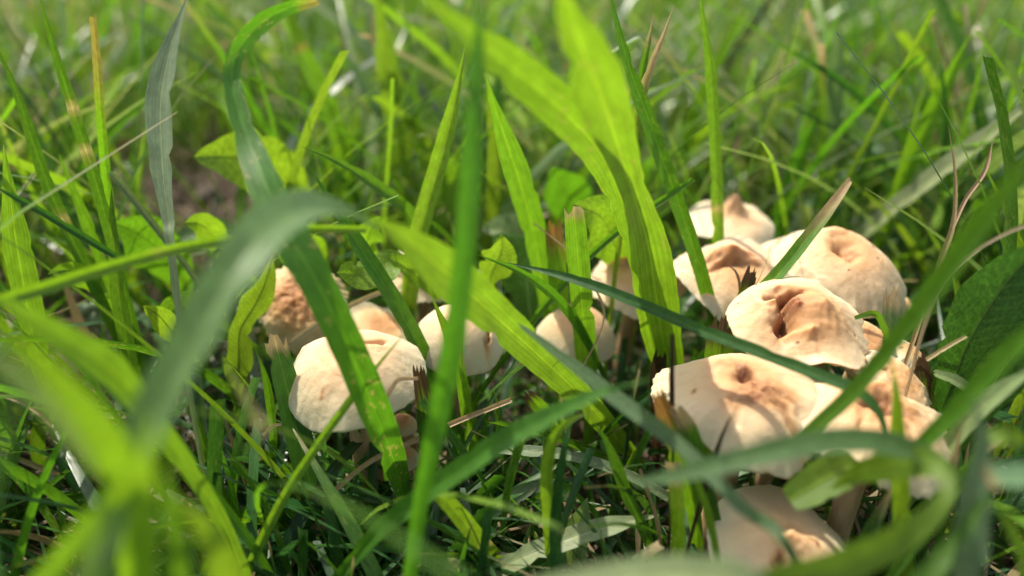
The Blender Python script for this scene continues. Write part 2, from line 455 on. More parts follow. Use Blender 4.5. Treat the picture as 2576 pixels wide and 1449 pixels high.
def mushrooms():
    mk = make_mushroom
    mk('broad cream mushroom crossed by a green blade, dimpled near its right rim', 888, 922, 348, .117, fshift=-.06, h=.62, tilt=14, roll=-2, tan=.32, seed=11, rim=.045, scallop=.006, wrinkle=.018,
       feats=[(.42, .28, .07, .05, 20, -.13), (.30, .26, .16, .05, 25, -.07), (.0, .12, .25, .2, 0, -.05), (-.80, .15, .12, .05, 10, .03)], stains=[(-.28, .10, .06, .18, 30, .28), (.15, .25, .3, .1, 0, .22), (-.35, -.5, .05, .04, 0, .5)], stem_r=.0024)
    mk('small wrinkled tan mushroom beside the curled weed leaf', 752, 758, 236, .150, h=.55, tilt=38, roll=6, tan=.85, seed=23, rim=.08, scallop=.035, wrinkle=.055,
       feats=[(-.1, .25, .25, .1, -30, -.12), (0, -.15, .08, .3, 20, -.10), (-.15, -.6, .14, .12, 0, .12)], stains=[(-.1, .2, .22, .12, -30, .35), (.5, -.25, .2, .12, 0, .45), (.32, -.22, .05, .035, 30, 1.2)], lift=[(-20, 30, .15)])
    mk('shaded tan mushroom peeping up behind the broad cream one', 952, 822, 165, .146, h=.25, tilt=8, roll=12, tan=.75, seed=5, rim=.06, lift=[(150, 40, .25), (60, 40, .2)], wrinkle=.015)
    mk('smooth rounded cream mushroom with a brown gash at its right side', 1152, 832, 236, .134, h=.80, tilt=14, roll=3, tan=.22, seed=31, rim=.025, scallop=.006, wrinkle=.008, power=2.6,
       feats=[(.66, -.1, .05, .5, 6, -.22), (-.22, -.12, .05, .07, 0, -.06)], stains=[(.66, -.15, .055, .3, 6, .9), (-.22, -.12, .04, .05, 0, .5)])
    mk('ragged-edged pale mushroom half hidden behind the lobed weed leaf', 1065, 688, 205, .165, h=.35, tilt=16, roll=5, tan=.45, seed=17, rim=.06, scallop=.03, nsc=23, stains=[(-.5, .1, .25, .2, 0, .5)])
    mk('dome-shaped mushroom half in shade behind the cut grass blade', 1452, 826, 205, .146, h=.85, tilt=12, roll=2, tan=.5, seed=41, rim=.03, scallop=.01, wrinkle=.012, power=2.6)
    mk('mushroom with a rust brown centre behind the widest blade', 1605, 690, 250, .160, h=.34, tilt=14, roll=-4, tan=.6, seed=53, rim=.05, scallop=.012, feats=[(-.05, .15, .3, .18, 0, -.14)], stains=[(-.1, .2, .28, .2, 0, .75), (0, -.05, .2, .06, 0, .6)])
    mk('wavy cream mushroom with a raised tan knob and drooping edge', 1838, 686, 304, .150, fshift=-.10, h=.36, tilt=14, roll=-3, tan=.5, seed=67, rim=.07, scallop=.012, wrinkle=.018,
       feats=[(.0, .22, .34, .22, 0, .34), (-.05, -.02, .4, .06, 5, -.10), (-.35, .2, .1, .1, 0, -.12)], stains=[(-.28, .15, .14, .18, 0, .6), (0, .0, .38, .08, 5, .6), (0, .25, .36, .22, 0, .32)], lift=[(-95, 22, -.32), (-150, 40, .16), (180, 30, .12)])
    mk('pale pinkish mushroom tucked behind the large dented cap', 1985, 655, 215, .162, h=.55, tilt=20, roll=-12, tan=.25, seed=71, rim=.06, scallop=.012, feats=[(.0, .45, .4, .08, 0, -.12)])
    mk('largest rear mushroom, domed with a deep dent and puckered front', 2115, 660, 334, .149, fshift=-.24, h=.56, tilt=15, roll=2, tan=.42, seed=83, rim=.035, scallop=.01, wrinkle=.016,
       feats=[(-.08, .20, .13, .16, 0, -.24), (-.06, .02, .10, .06, 0, -.12), (-.10, .62, .35, .2, 0, .12), (-.62, -.42, .10, .18, -40, .10), (-.42, -.52, .16, .05, -25, -.12), (-.7, -.1, .03, .3, 40, -.03), (-.6, -.1, .03, .3, 40, .03), (.32, .52, .35, .05, -35, -.08), (-.25, -.72, .25, .1, 0, .06)],
       stains=[(-.07, .14, .12, .15, 0, .55), (-.05, .0, .16, .06, 20, .5), (.42, .1, .05, .04, 0, .35), (-.2, -.7, .1, .1, 0, .2)])
    mk('farthest mushroom, blurred, with a nipple-like tan knob on top', 1840, 553, 224, .185, h=.30, tilt=10, roll=3, tan=.3, seed=97, rim=.05, scallop=.008, feats=[(-.02, .1, .24, .22, 0, .45)], stains=[(.05, .1, .2, .14, 0, .32)])
    mk('folded mushroom with a deep brown cleft and gills showing at its front', 2010, 808, 340, .121, h=.42, tilt=20, roll=2, tan=.6, seed=101, rim=.05, scallop=.024, wrinkle=.016, nsc=15, sc_dir=-15,
       feats=[(-.18, .26, .24, .07, 14, -.36), (-.30, -.08, .09, .34, -10, -.44), (-.62, .10, .22, .55, -8, .20), (.22, .0, .40, .36, -12, .24), (-.02, -.40, .16, .10, 12, .12), (-.46, .04, .07, .09, 0, .12), (-.16, .06, .09, .10, 0, .14), (-.2, .5, .4, .14, 0, .10)],
       stains=[(-.32, .0, .10, .32, -10, 1.3), (-.15, .26, .24, .07, 16, 1.2), (-.18, .08, .14, .14, 0, .9), (-.12, -.66, .24, .08, 5, .5), (.0, -.42, .10, .06, 0, .3)], lift=[(-86, 24, .42), (-30, 40, .14), (20, 25, .16)])
    mk('tan mushroom pressed under the folded one, rear of the clump', 2182, 862, 200, .128, h=.45, tilt=18, roll=12, tan=.6, seed=113, rim=.05, wrinkle=.02)
    mk('small mushroom edge sticking out behind the largest rear cap', 2270, 765, 95, .150, h=.4, tilt=15, roll=15, tan=.4, seed=127, rim=.05)
    mk('widest front mushroom, creased fan-like with a brown spotted hollow', 1866, 985, 450, .106, asp_y=.86, fshift=-.16, h=.42, tilt=6, roll=-3, tan=.42, seed=131, rim=.07, scallop=.013, wrinkle=.016, nsc=21,
       feats=[(.02, .12, .16, .12, 0, -.14), (.36, -.40, .05, .42, 28, -.12), (.52, -.28, .045, .34, 48, -.07), (.46, -.55, .05, .25, 32, .06), (.0, -.55, .3, .3, 0, .10), (-.28, -.45, .05, .35, -20, -.05), (-.25, .45, .3, .15, 20, .08)],
       stains=[(.02, .20, .09, .15, 20, 1.2), (.16, -.02, .22, .10, -10, 1.0), (.05, -.14, .28, .12, 0, .8), (.36, -.35, .04, .3, 28, .5), (-.56, .02, .03, .04, 0, .9)], lift=[(-135, 16, .14), (-75, 30, -.04)], stem_r=.0026)
    mk('right front mushroom with a rust stained hollow, lying lowest of the clump', 2200, 1058, 398, .099, h=.46, tilt=9, roll=5, asp_y=.92, tan=.5, seed=139, rim=.07, scallop=.028, wrinkle=.022, nsc=25,
       feats=[(.02, .02, .26, .13, -12, -.26), (.1, .32, .4, .14, -15, .14), (.34, .08, .25, .06, -25, .07), (.55, .2, .25, .05, -40, -.07), (-.35, -.3, .06, .35, -25, -.06), (.25, -.45, .05, .3, 12, -.06)], stains=[(.02, .02, .22, .10, -8, 1.3), (.20, -.05, .18, .10, -30, 1.0), (-.15, -.05, .1, .06, 0, .8), (.5, .2, .2, .05, -40, .4)], stem_r=.0022)
    mk('frilly-edged mushroom at the clump\'s right edge under the diagonal blade', 2258, 965, 225, .112, h=.42, tilt=22, roll=20, tan=.45, seed=149, rim=.06, scallop=.06, nsc=15, wrinkle=.03,
       feats=[(-.45, .25, .1, .3, 25, -.2), (-.6, .45, .2, .15, 0, .16)], stains=[(-.42, .2, .1, .25, 20, .6)])
    mk('small pale cap wedged behind the frilly-edged one', 2288, 886, 100, .122, h=.4, tilt=12, roll=14, tan=.5, seed=151, rim=.06, scallop=.02)
    mk('shaded mushroom at the bottom, separate from the clump, with reddish spots', 1964, 1366, 362, .089, fshift=-.06, h=.40, tilt=16, roll=2, tan=.3, seed=157, rim=.03, scallop=.006, wrinkle=.010,
       feats=[(.02, -.02, .24, .12, -12, .14), (.02, .22, .5, .10, -15, -.10), (-.4, .1, .3, .3, 0, .04)], stains=[(-.18, -.30, .06, .10, 0, 1.2), (.33, .02, .10, .025, -35, .9), (-.05, .10, .03, .03, 0, 1.2), (.03, -.02, .04, .03, 0, .5)], stem_r=.0024)
    mk('tiny orange-brown mushroom bud in the dark below the broad cream cap', 1012, 1062, 78, .122, h=.8, tilt=6, roll=0, tan=1.0, seed=163, rim=.02, scallop=.0, gills=False, stem_r=.0012)
    mk('lower orange-brown mushroom bud behind the straw stalk', 1014, 1146, 84, .117, h=.9, tilt=6, roll=4, tan=1.0, seed=167, rim=.02, scallop=.0, gills=False, stem_r=.0012)
mushrooms()

# ------------------------------------------------------------------ single grass blades
PAL = dict(G=(.070, .172, .022), L=(.130, .245, .028), D=(.032, .098, .028), B=(.125, .200, .105), P=(.21, .28, .13), S=(.46, .36, .20), K=(.055, .035, .020),  # B and P greys also hold the sky sheen of blades
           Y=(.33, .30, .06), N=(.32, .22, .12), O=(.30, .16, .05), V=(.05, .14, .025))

def ribbon(name, label, cat, pts, Ys, w, col='G', tip='point', tw=0.0, fold=0.35, mat=None, tipcol=None, tiplen=0.12, basecol=None, nodes=(), spots=0.0, ground=True,
           lobes=0.0, group=None, parent=None, seed=None, nacross=7, edge=0.02, curl=0.0, up=0.0, petiole=0.7):
    """one blade: pts are picked from the base to the tip; Ys metres ahead (pair or one per point); w width(s) in photo units"""
    n = len(pts)
    if seed is None: seed = int(pts[0][0] * 7 + pts[0][1] * 13) % 9973
    rs = np.random.RandomState(seed)
    if len(Ys) == 2 and n != 2:
        d = [0] + [math.hypot(pts[i + 1][0] - pts[i][0], pts[i + 1][1] - pts[i][1]) for i in range(n - 1)]
        c = np.cumsum(d) / sum(d)
        Ys = [Ys[0] + (Ys[1] - Ys[0]) * q for q in c]
    if not isinstance(w, (list, tuple)):
        prof = [0.75, 1.0, 1.0, 0.9, 0.75] if tip in ('point',) else [0.85, 1.0, 1.0, 1.0, 1.0]
        w = [w * float(np.interp(i / (n - 1), np.linspace(0, 1, 5), prof)) for i in range(n)]
    if not isinstance(tw, (list, tuple)): tw = [tw] * n
    elif len(tw) != n: tw = list(np.interp(np.linspace(0, 1, n), np.linspace(0, 1, len(tw)), tw))
    rows = []
    for (x, y), Y, ww, t_ in zip(pts, Ys, w, tw):
        p, upx = at(x, y, Y)
        if p.z < 0.0: p.z = 0.0005
        rows.append([p.x, p.y, p.z, ww * upx / max(0.35, math.cos(R(t_))), t_])
    if ground and rows[0][2] > 0.003:
        p0, p1 = np.array(rows[0][:3]), np.array(rows[1][:3])
        d = (p0 - p1) / max(1e-9, np.linalg.norm(p0 - p1))
        z0 = p0[2]
        k = min(z0 / max(0.25, -d[2]), 0.05) if d[2] < 0 else 0.012
        q = p0 + np.array([d[0], d[1], 0]) * k * 0.6
        q[2] = -0.004
        ext = []
        if z0 > 0.015:
            m = p0 + np.array([d[0], d[1], 0]) * k * 0.42
            m[2] = z0 * 0.5
            ext = [[*m, rows[0][3] * 0.9, tw[0]]]
        rows = [[*q, rows[0][3] * petiole * .8, tw[0]]] + [[*e_[:3], e_[3] * petiole, e_[4]] for e_ in ext] + rows
    rows = np.array(rows)
    L = np.linalg.norm(np.diff(rows[:, :3], axis=0), axis=1).sum()
    ns = int(max(14, min(70, L / 0.0016)))
    C = catmull(rows, ns)
    P, W, TW = C[:, :3], np.maximum(C[:, 3], 1e-5), C[:, 4]
    T = np.gradient(P, axis=0); T /= np.linalg.norm(T, axis=1)[:, None] + 1e-12
    q = np.linspace(0, 1, ns)
    tl = 0.0
    wid = W.copy()
    if tip == 'point':
        tl = min(0.22, 0.015 / L + 0.04)
        wid *= np.clip((1 - q) / tl, 0, 1) ** 0.75 * (1) + 1e-5
    elif tip == 'round':
        tl = 0.28
        x = np.clip((q - (1 - tl)) / tl, 0, 1); wid *= np.sqrt(np.maximum(1 - x * x, 0)) + 1e-4
    elif tip == 'leaf':
        x = np.clip(q, 0, 1); wid *= np.clip((1 - x) / .16, 0, 1) ** .5 + 1e-4
    s = np.linspace(-1, 1, nacross)
    V = np.zeros((ns, nacross, 3)); UVs = np.zeros((ns, nacross, 2)); CL = np.zeros((ns, nacross, 4))
    base = np.array(PAL[col] if isinstance(col, str) else col)
    base = base * rs.uniform(0.9, 1.12, 3)
    tcol = np.array(PAL[tipcol]) if tipcol else None
    jag = rs.uniform(-1, 1, nacross) * (0.55 if tip == 'torn' else 0.26)
    along = np.concatenate([[0], np.cumsum(np.linalg.norm(np.diff(P, axis=0), axis=1))])
    S0 = None
    lob = np.zeros(ns)
    lph = rs.rand(6) * 6.28
    nicks = [(rs.uniform(.25, .95), rs.choice((-1, 1)), rs.uniform(.15, .45), rs.uniform(.006, .018)) for _ in range(3)]
    for i in range(ns):
        view = Vector(P[i]) - EYE; view.normalize()
        t = Vector(T[i])
        sv = t.cross(view); sv.normalize()
        s0 = t.cross(view * (1 - up) + Vector((0, 0, -1)) * up)
        if s0.length < 0.08 and S0 is not None: s0 = S0
        s0.normalize()
        if S0 is not None and s0.dot(S0) < 0: s0 = -s0
        S0 = s0.copy()
        side = Matrix.Rotation(R(TW[i]), 3, t) @ s0
        nrm = side.cross(t).normalized()
        if nrm.dot(view) > 0: nrm = -nrm
        hw = wid[i] * 0.5 / max(0.45, abs(side.dot(sv)) if up else 1.0)
        for j, sj in enumerate(s):
            e = 1 + edge * math.sin(along[i] * 900 + 3 * sj + lph[0]) * abs(sj)
            for (nq, nsd, nd_, nw) in nicks:
                if sj * nsd > .6: e *= 1 - nd_ * math.exp(-((q[i] - nq) / nw) ** 2)
            if lobes:
                e *= 1 + lobes * (math.sin(q[i] * 17 + lph[1] + (1.3 if sj > 0 else 0)) + 0.5 * math.sin(q[i] * 41 + lph[2] * (1 + (sj > 0)))) * abs(sj) ** 2
            prof = abs(sj) - 0.5
            off = Vector(side) * (sj * hw * e) + nrm * (fold * hw * prof + curl * hw * (sj * abs(sj)) + (lobes * hw * 0.35 * math.sin(q[i] * 13 + 2.5 * sj + lph[3])))
            pt = Vector(P[i]) + off
            if tip == 'torn' and q[i] > .7:
                pt += t * (jag[j] * wid[i] * ((q[i] - .7) / .3) ** 2)
            elif tip == 'cut' and i >= ns - 2:
                pt += t * (jag[j] * wid[i] * (1.0 if i == ns - 1 else 0.3))
            V[i, j] = pt
            UVs[i, j] = ((sj + 1) / 2, along[i] / max(W.max(), 1e-4))
            c = base.copy()
            if tcol is not None:
                f = np.clip((q[i] + tiplen * 0.6 * jag[j] - (1 - tiplen)) / (tiplen * 0.6), 0, 1)
                c = c * (1 - f) + tcol * f
            if basecol:
                f = np.clip(1 - q[i] / 0.25, 0, 1)
                c = c * (1 - f) + np.array(PAL[basecol]) * f
            for nd in nodes:
                f = math.exp(-((q[i] - nd) / 0.010) ** 2)
                c = c * (1 - f) + np.array((.50, .46, .16)) * f
            CL[i, j, :3] = c; CL[i, j, 3] = spots
    org = P[0].copy()
    me = grid_mesh(name, V - org, nacross, CL, UVs)
    o = link(name, me, mat or (M_GREYSHEEN if col in ('B', 'P') else M_GRASS), parent)
    o.location = org
    if label: tag(o, label, cat, group)
    return o

def B(label, pts, Ys, w, col='G', **k):
    return ribbon('grass_blade', label, 'grass blade', pts, Ys, w, col, group='single grass blades', **k)

def ST(label, pts, Ys, w, col='S', **k):
    k.setdefault('tip', 'cut'); k.setdefault('ground', False); k.setdefault('fold', 0.9)
    return ribbon('dry_straw', label, 'straw', pts, Ys, w, col, mat=M_STRAW, group='dry straws', nacross=7, **k)

def STUB(label, pts, Ys, w, col='V', **k):
    k.setdefault('tip', 'torn'); k.setdefault('tipcol', 'K'); k.setdefault('tiplen', .24)
    return ribbon('mown_stub', label, 'grass stub', pts, Ys, w, col, group='mown grass stubs', nacross=13, **k)

def LEAF(label, pts, Ys, w, col='L', **k):
    k.setdefault('tip', 'leaf'); k.setdefault('nacross', 13); k.setdefault('fold', .25); k.setdefault('petiole', .2)
    p0, _ = at(pts[0][0], pts[0][1], Ys[0])
    LEAVES.append((sum(p[0] for p in pts) / len(pts), sum(p[1] for p in pts) / len(pts), 0.42 * (max(p[0] for p in pts) - min(p[0] for p in pts)) + 30, 0.42 * (max(p[1] for p in pts) - min(p[1] for p in pts)) + 30, Ys[0]))
    root = empty('weed_leaf', (p0.x, p0.y, 0), label, 'leaf', 'broad weed leaves')
    o = ribbon('leaf_blade', None, None, pts, Ys, w, col, mat=M_LEAF, **k)
    me = o.data
    n = k['nacross']; c = n // 2
    vs = np.array([v.co[:] for v in me.vertices]).reshape(-1, n, 3)
    mid = vs[:, c]; sd = vs[:, c + 1] - vs[:, c - 1]
    wv = np.linalg.norm(sd, axis=1).max()
    ring = []
    for i in range(len(mid)):
        t = mid[min(i + 1, len(mid) - 1)] - mid[max(i - 1, 0)]
        t /= np.linalg.norm(t) + 1e-12
        a = sd[i] / (np.linalg.norm(sd[i]) + 1e-12)
        b = np.cross(t, a); rad = 0.00022 * (1 - 0.75 * i / len(mid))
        ring.append([mid[i] + rad * (a * math.cos(x) + b * math.sin(x)) for x in np.arange(6) / 6 * 6.283])
    cc = np.tile(np.array([[.30, .42, .12, 0]]), (len(mid) * 6, 1)).reshape(len(mid), 6, 4)
    rb = link('midrib', grid_mesh('midrib', np.array(ring), 6, cc, np.zeros((len(mid), 6, 2)), wrap=True), M_LEAF, root)
    for ch in (o, rb):
        ch.parent = root
        ch.location = Vector(o.location) if ch is o else rb.location
    loc = Vector(o.location) - Vector(root.location)
    o.location = loc; rb.location = loc
    return root

# ---- blades at the left
B('dark green stem with a yellow node, entering at the left edge', [(330, 930), (270, 790), (200, 640), (130, 490), (85, 365), (40, 230), (-20, 90)], (.145, .150), 30, 'G', nodes=(.62,), fold=.8, spots=.1)
B('tall stem with two pale nodes leaning left, behind the dry forked blade', [(345, 860), (300, 680), (250, 490), (195, 310), (150, 170), (118, 60), (95, -30)], (.140, .140), 29, 'G', nodes=(.72, .80), fold=.8)
B('slim blade with a dry forked tip at upper left', [(285, 640), (270, 480), (256, 330), (246, 190), (240, 110), (233, 42)], (.150, .150), [24, 24, 22, 20, 18, 15], 'L', tip='torn', tipcol='Y', tiplen=.2, fold=.6)
B('broad blue-grey blade standing upright at upper left', [(432, 640), (425, 560), (412, 470), (405, 390), (402, 250), (425, 130), (455, 40), (475, -20)], (.122, .150), [20, 28, 40, 58, 62, 58, 36, 20], 'P', tw=[-20, -35], fold=.3, spots=.15, tip='point')  # pale colour carries the sky sheen on this blade
B('long blade curling over at the top with nibbled yellow spots', [(1022, 1275), (985, 1140), (930, 1000), (870, 860), (800, 715), (735, 600), (668, 470), (622, 350), (588, 230), (588, 150), (640, 72), (712, 25), (795, 2)],
  [.108, .103, .099, .098, .099, .102, .108, .116, .122, .126, .129, .132, .134], [34, 66, 82, 84, 88, 96, 84, 62, 44, 38, 46, 34, 22], 'G', tip='cut', tw=[20, 0, -10, 15, 25], fold=.3, spots=.55, tipcol='Y', tiplen=.02)
B('short pointed bright blade in front of the soil patch', [(255, 660), (225, 580), (190, 490), (146, 385)], (.150, .152), 30, 'L', fold=.6)
B('thin blue-green stalk with a white cut tip sloping right', [(500, 715), (450, 645), (395, 575), (335, 500), (280, 432)], (.150, .150), [14, 16, 18, 19, 18], 'B', tip='cut', tipcol='P', tiplen=.04, fold=.9)
B('dark thin blade sloping down from the left edge', [(300, 650), (200, 590), (100, 530), (-20, 465)], (.122, .120), 20, 'D', fold=.7, ground=False)
B('hairy broad blade close to the left edge', [(75, 790), (58, 700), (40, 600), (25, 490), (8, 360)], (.135, .135), [58, 62, 62, 50, 30], 'L', tw=[20, -15], fold=.5)
B('upright stem bending left through the crossing blades', [(335, 980), (318, 860), (298, 740), (285, 600), (280, 470)], (.128, .135), 36, 'G', fold=.7)
B('long thin blade lying across from the left edge to the arched blade', [(-30, 765), (100, 728), (250, 680), (420, 632), (600, 598), (760, 577), (920, 577)], (.092, .108), [34, 34, 32, 30, 26, 22, 18], 'L', ground=False, nodes=(.45,), fold=.7, tip='cut')
B('big arched grey-green blade bending over in front of the left mushrooms', [(250, 1450), (310, 1230), (385, 1040), (500, 830), (610, 650), (700, 556), (785, 520), (875, 534), (965, 585)], [.050, .053, .057, .063, .070, .077, .083, .089, .094],
  [80, 88, 100, 108, 114, 108, 90, 66, 26], (.135, .225, .085), up=.6, fold=.42)
B('wide bright leaf of grass hanging from the centre left down to the right', [(1620, 1190), (1530, 1075), (1440, 975), (1350, 890), (1240, 790), (1140, 700), (1040, 615), (965, 565), (900, 535)], [.132, .127, .120, .113, .104, .097, .091, .087, .084],
  [34, 54, 70, 84, 100, 118, 104, 66, 16], 'L', tw=[-10, 10], fold=.3)
B('blurred dark green blade running beside the wide bright leaf', [(2010, 1430), (1860, 1270), (1700, 1115), (1560, 1010), (1430, 910), (1300, 812)], (.062, .104), [30, 34, 40, 42, 38, 30], (.06, .125, .05), tw=[10, 25], tip='round', spots=.1)
B('tall blurred upright blade left of centre, bottom to top', [(1025, 1500), (1058, 1260), (1098, 1060), (1135, 880), (1160, 700), (1180, 480), (1198, 230), (1208, -40)], (.074, .088), [34, 40, 52, 58, 56, 56, 62, 60], 'G', tw=[10, 30, -10], fold=.35)
B('broad bright blade slanting to the top centre from the wide blade\'s foot', [(1668, 905), (1632, 740), (1592, 600), (1560, 490), (1500, 370), (1400, 265), (1300, 180), (1200, 100), (1110, 30), (1030, -40)], [.138, .136, .131, .126, .117, .107, .100, .094, .089, .084],
  [40, 52, 58, 70, 96, 108, 104, 90, 76, 50], 'L', tw=[10, 0, 15], fold=.25, spots=.25)
B('widest bright blade, standing in front of the rust-centred mushroom', [(1692, 945), (1668, 860), (1650, 740), (1632, 620), (1602, 510), (1575, 425), (1530, 290), (1465, 120), (1395, -50)], [.136, .134, .130, .126, .120, .115, .106, .096, .088],
  [66, 92, 108, 98, 72, 76, 120, 162, 178], 'L', tw=[-10, 15, 10], fold=.3, spots=.15)
B('long thin dark blade sweeping right across the front mushrooms', [(1268, 660), (1380, 685), (1500, 722), (1640, 778), (1780, 838), (1920, 890), (2050, 942), (2150, 982), (2205, 1030), (2235, 1110)][::-1], (.086, .125), [10, 20, 30, 32, 31, 30, 28, 26, 22, 14], 'D', tw=[30, 20], fold=.6, ground=False)
B('slender blade curving down left of the cut blade', [(1500, 905), (1450, 812), (1390, 740), (1310, 684), (1200, 640)], (.138, .125), [16, 24, 26, 24, 16], 'G', fold=.6)
B('thin straight stem crossing the cut blade diagonally', [(1335, 815), (1400, 735), (1480, 648), (1580, 562), (1670, 500), (1745, 450)], (.136, .142), [18, 19, 18, 18, 17, 12], 'G', fold=1.0, tip='cut')
B('long diagonal blade from the right edge down over the front mushrooms', [(1985, 1130), (2075, 1055), (2150, 985), (2235, 885), (2330, 755), (2440, 600), (2540, 470), (2640, 350)], (.090, .066), [26, 36, 40, 45, 52, 60, 66, 70], 'G', tw=[-35, -30], fold=.35, ground=False)
B('slanted green blade with a dry cut tip between the rear mushrooms', [(1800, 862), (1862, 788), (1950, 698), (2030, 600), (2090, 522), (2140, 452)], (.128, .140), [32, 38, 34, 32, 28, 16], 'G', tip='torn', tipcol='S', tiplen=.16, tw=-15, fold=.6)
B('pale grey-green blade slanting to the upper right corner', [(2185, 575), (2290, 490), (2420, 390), (2520, 315), (2620, 240)], (.200, .180), [34, 40, 44, 42, 38], 'P', up=.6, fold=.4)
# ---- centre, in focus
B('thin blade bowed to the right with its tip at the round weed leaf', [(1040, 560), (1010, 515), (930, 455), (840, 402), (756, 368)], (.160, .150), [30, 30, 30, 28, 16], 'G', tw=20, fold=.5)
B('straight blade in front of the rounded cream mushroom', [(1098, 968), (1050, 862), (985, 745), (915, 635), (845, 525), (778, 420)], (.126, .140), [38, 42, 42, 40, 36, 20], 'G', tw=10, fold=.5)
B('green blade with midrib behind the straight one, ending at its crossing', [(1030, 760), (1042, 640), (1075, 510), (1110, 390), (1142, 260), (1172, 110)], (.155, .150), [40, 46, 46, 44, 40, 22], 'L', tw=-10, fold=.5, spots=.4)
B('bright double blade with pale midrib leaning left, centre', [(1362, 690), (1345, 590), (1312, 470), (1272, 350), (1238, 250), (1222, 180)], (.158, .150), [44, 60, 66, 58, 46, 34], 'L', tw=[10, -10], fold=.6)
B('squarely cut blade with strong veins, centre', [(1475, 900), (1466, 790), (1458, 690), (1450, 600), (1444, 528)], (.137, .134), [54, 56, 56, 54, 50], 'L', tip='cut', tipcol='S', tiplen=.03, tw=5, fold=.25)
STUB('torn stub with two orange-brown points behind the cut blade', [(1408, 760), (1402, 690), (1396, 620), (1392, 565)], (.150, .150), [46, 48, 46, 40], 'L', tipcol='O', tiplen=.13)
B('long dark blade falling from the top edge to the knobbed mushroom', [(1792, 790), (1755, 655), (1702, 500), (1640, 325), (1580, 160), (1530, -30)], (.142, .150), [32, 36, 38, 38, 34, 30], 'G', tw=-10, fold=.45, spots=.2)
B('frayed blade with brown withered tip at the upper right of centre', [(1595, 345), (1612, 250), (1640, 160), (1672, 80), (1697, 8)], (.150, .150), [20, 26, 28, 22, 6], 'L', tipcol='S', tiplen=.22, spots=.4, fold=.6)
B('twin of the frayed blade, browned along its edge', [(1592, 350), (1598, 280), (1612, 200), (1628, 120), (1645, 30)], (.152, .152), [14, 16, 18, 16, 4], 'G', tipcol='S', tiplen=.3, fold=.6, ground=False)
B('stalk carrying the two frayed blades', [(1620, 640), (1608, 540), (1592, 430), (1592, 330)], (.150, .150), [26, 26, 24, 18], 'L', fold=.7, tip='cut')
B('narrow arched blade bent over near the frayed tips', [(1500, 150), (1560, 112), (1612, 88), (1640, 120)][::-1], (.17, .17), [14, 18, 18, 12], 'P', tw=25, ground=False)
B('bright upright blade in front of the farthest mushroom', [(1806, 600), (1803, 480), (1798, 350), (1786, 170), (1768, 40), (1758, -40)], (.165, .165), [30, 30, 28, 28, 26, 22], 'L', fold=.5, nodes=(.52,))
B('blurred blade tip standing right of the farthest mushroom', [(1950, 620), (1975, 510), (2010, 400), (2065, 262)], (.225, .215), [40, 42, 38, 16], 'G', fold=.5)
B('blunt blue-green blade standing tall behind the largest rear mushroom', [(2080, 560), (2090, 400), (2098, 240), (2110, 60)], (.235, .23), [52, 50, 46, 40], 'B', tip='round', tw=25)
B('bright blade pointing to the upper right with a pale midrib', [(2230, 560), (2280, 430), (2340, 300), (2390, 190), (2450, 68)], (.21, .20), [36, 44, 44, 38, 12], 'L', fold=.5)
B('pale flat-lit blade sloping behind the largest rear mushroom', [(2370, 540), (2310, 460), (2235, 372), (2155, 292)], (.23, .23), [44, 50, 50, 40], 'P', tip='round', up=.6)
B('thin dark stem with a seedy end slanting at upper right', [(2330, 420), (2240, 320), (2150, 232), (2050, 162), (1945, 104)], (.22, .22), [14, 18, 18, 16, 8], 'D', fold=.8)
B('upright narrow blade near the upper right corner', [(2385, 560), (2380, 420), (2376, 290), (2368, 140)], (.20, .20), 20, 'D', fold=.7)
B('blurred yellow-green blade at top left of centre', [(1015, 480), (1000, 330), (975, 170), (945, -30)], (.24, .23), [50, 56, 56, 46], 'L', fold=.4)
B('cut bright blade leaning left behind the curling blade', [(880, 480), (855, 350), (805, 220), (750, 112)], (.23, .23), [44, 48, 46, 40], 'L', tip='cut', tipcol='Y', tiplen=.03)
B('blurred grey blade tip between the two bright rear blades', [(985, 330), (930, 230), (870, 140)], (.25, .25), [40, 42, 26], 'B', tw=30, tip='round')
ribbon('seed_stalk', 'reddish dry grass stalk rising at the right', 'stalk', [(2330, 760), (2372, 640), (2398, 560), (2403, 440), (2385, 310)], (.12, .135), [12, 14, 12, 12, 6], 'N', mat=M_STRAW, fold=.9, group='brown stalks', basecol='Y')
ribbon('seed_stalk', 'second reddish stalk curving right of the first', 'stalk', [(2398, 570), (2430, 500), (2478, 430), (2498, 350)], (.13, .14), [9, 10, 10, 6], 'N', mat=M_STRAW, fold=.9, group='brown stalks', ground=False)
ST('fine pale straw curving in from the right edge', [(2290, 950), (2322, 830), (2368, 725), (2440, 645), (2520, 592), (2600, 560)], (.108, .11), [8, 9, 9, 9, 8, 8], ground=True)
ST('long pale straw lying below the broad cream mushroom', [(840, 1235), (930, 1162), (1050, 1105), (1150, 1060), (1285, 1006)], (.106, .121), [13, 13, 14, 14, 13])
ST('straw running behind the broad cream mushroom', [(705, 885), (770, 835), (870, 775), (960, 735), (1010, 738)], (.139, .148), [13, 14, 14, 11, 6])
ST('bent straw resting against the broad cream mushroom\'s right side', [(965, 1015), (985, 978), (1005, 955), (1052, 952)], (.105, .109), [10, 11, 10, 8])
ST('dark brown twig against the widest front mushroom', [(1792, 1170), (1808, 1120), (1830, 1065), (1856, 1022)], (.090, .089), [14, 16, 15, 6], 'K', tip='point', ground=True)
ST('withered brown blade lying at the bottom left of centre', [(690, 1460), (740, 1390), (800, 1330), (885, 1250)], (.100, .108), [34, 40, 32, 8], 'N', tip='point', fold=.4)
ST('curled thin fibre over the dome-shaped mushroom', [(1475, 905), (1500, 860), (1520, 800), (1505, 740), (1440, 640), (1340, 560)], (.132, .145), [4, 5, 6, 6, 5, 3], 'S', ground=True)
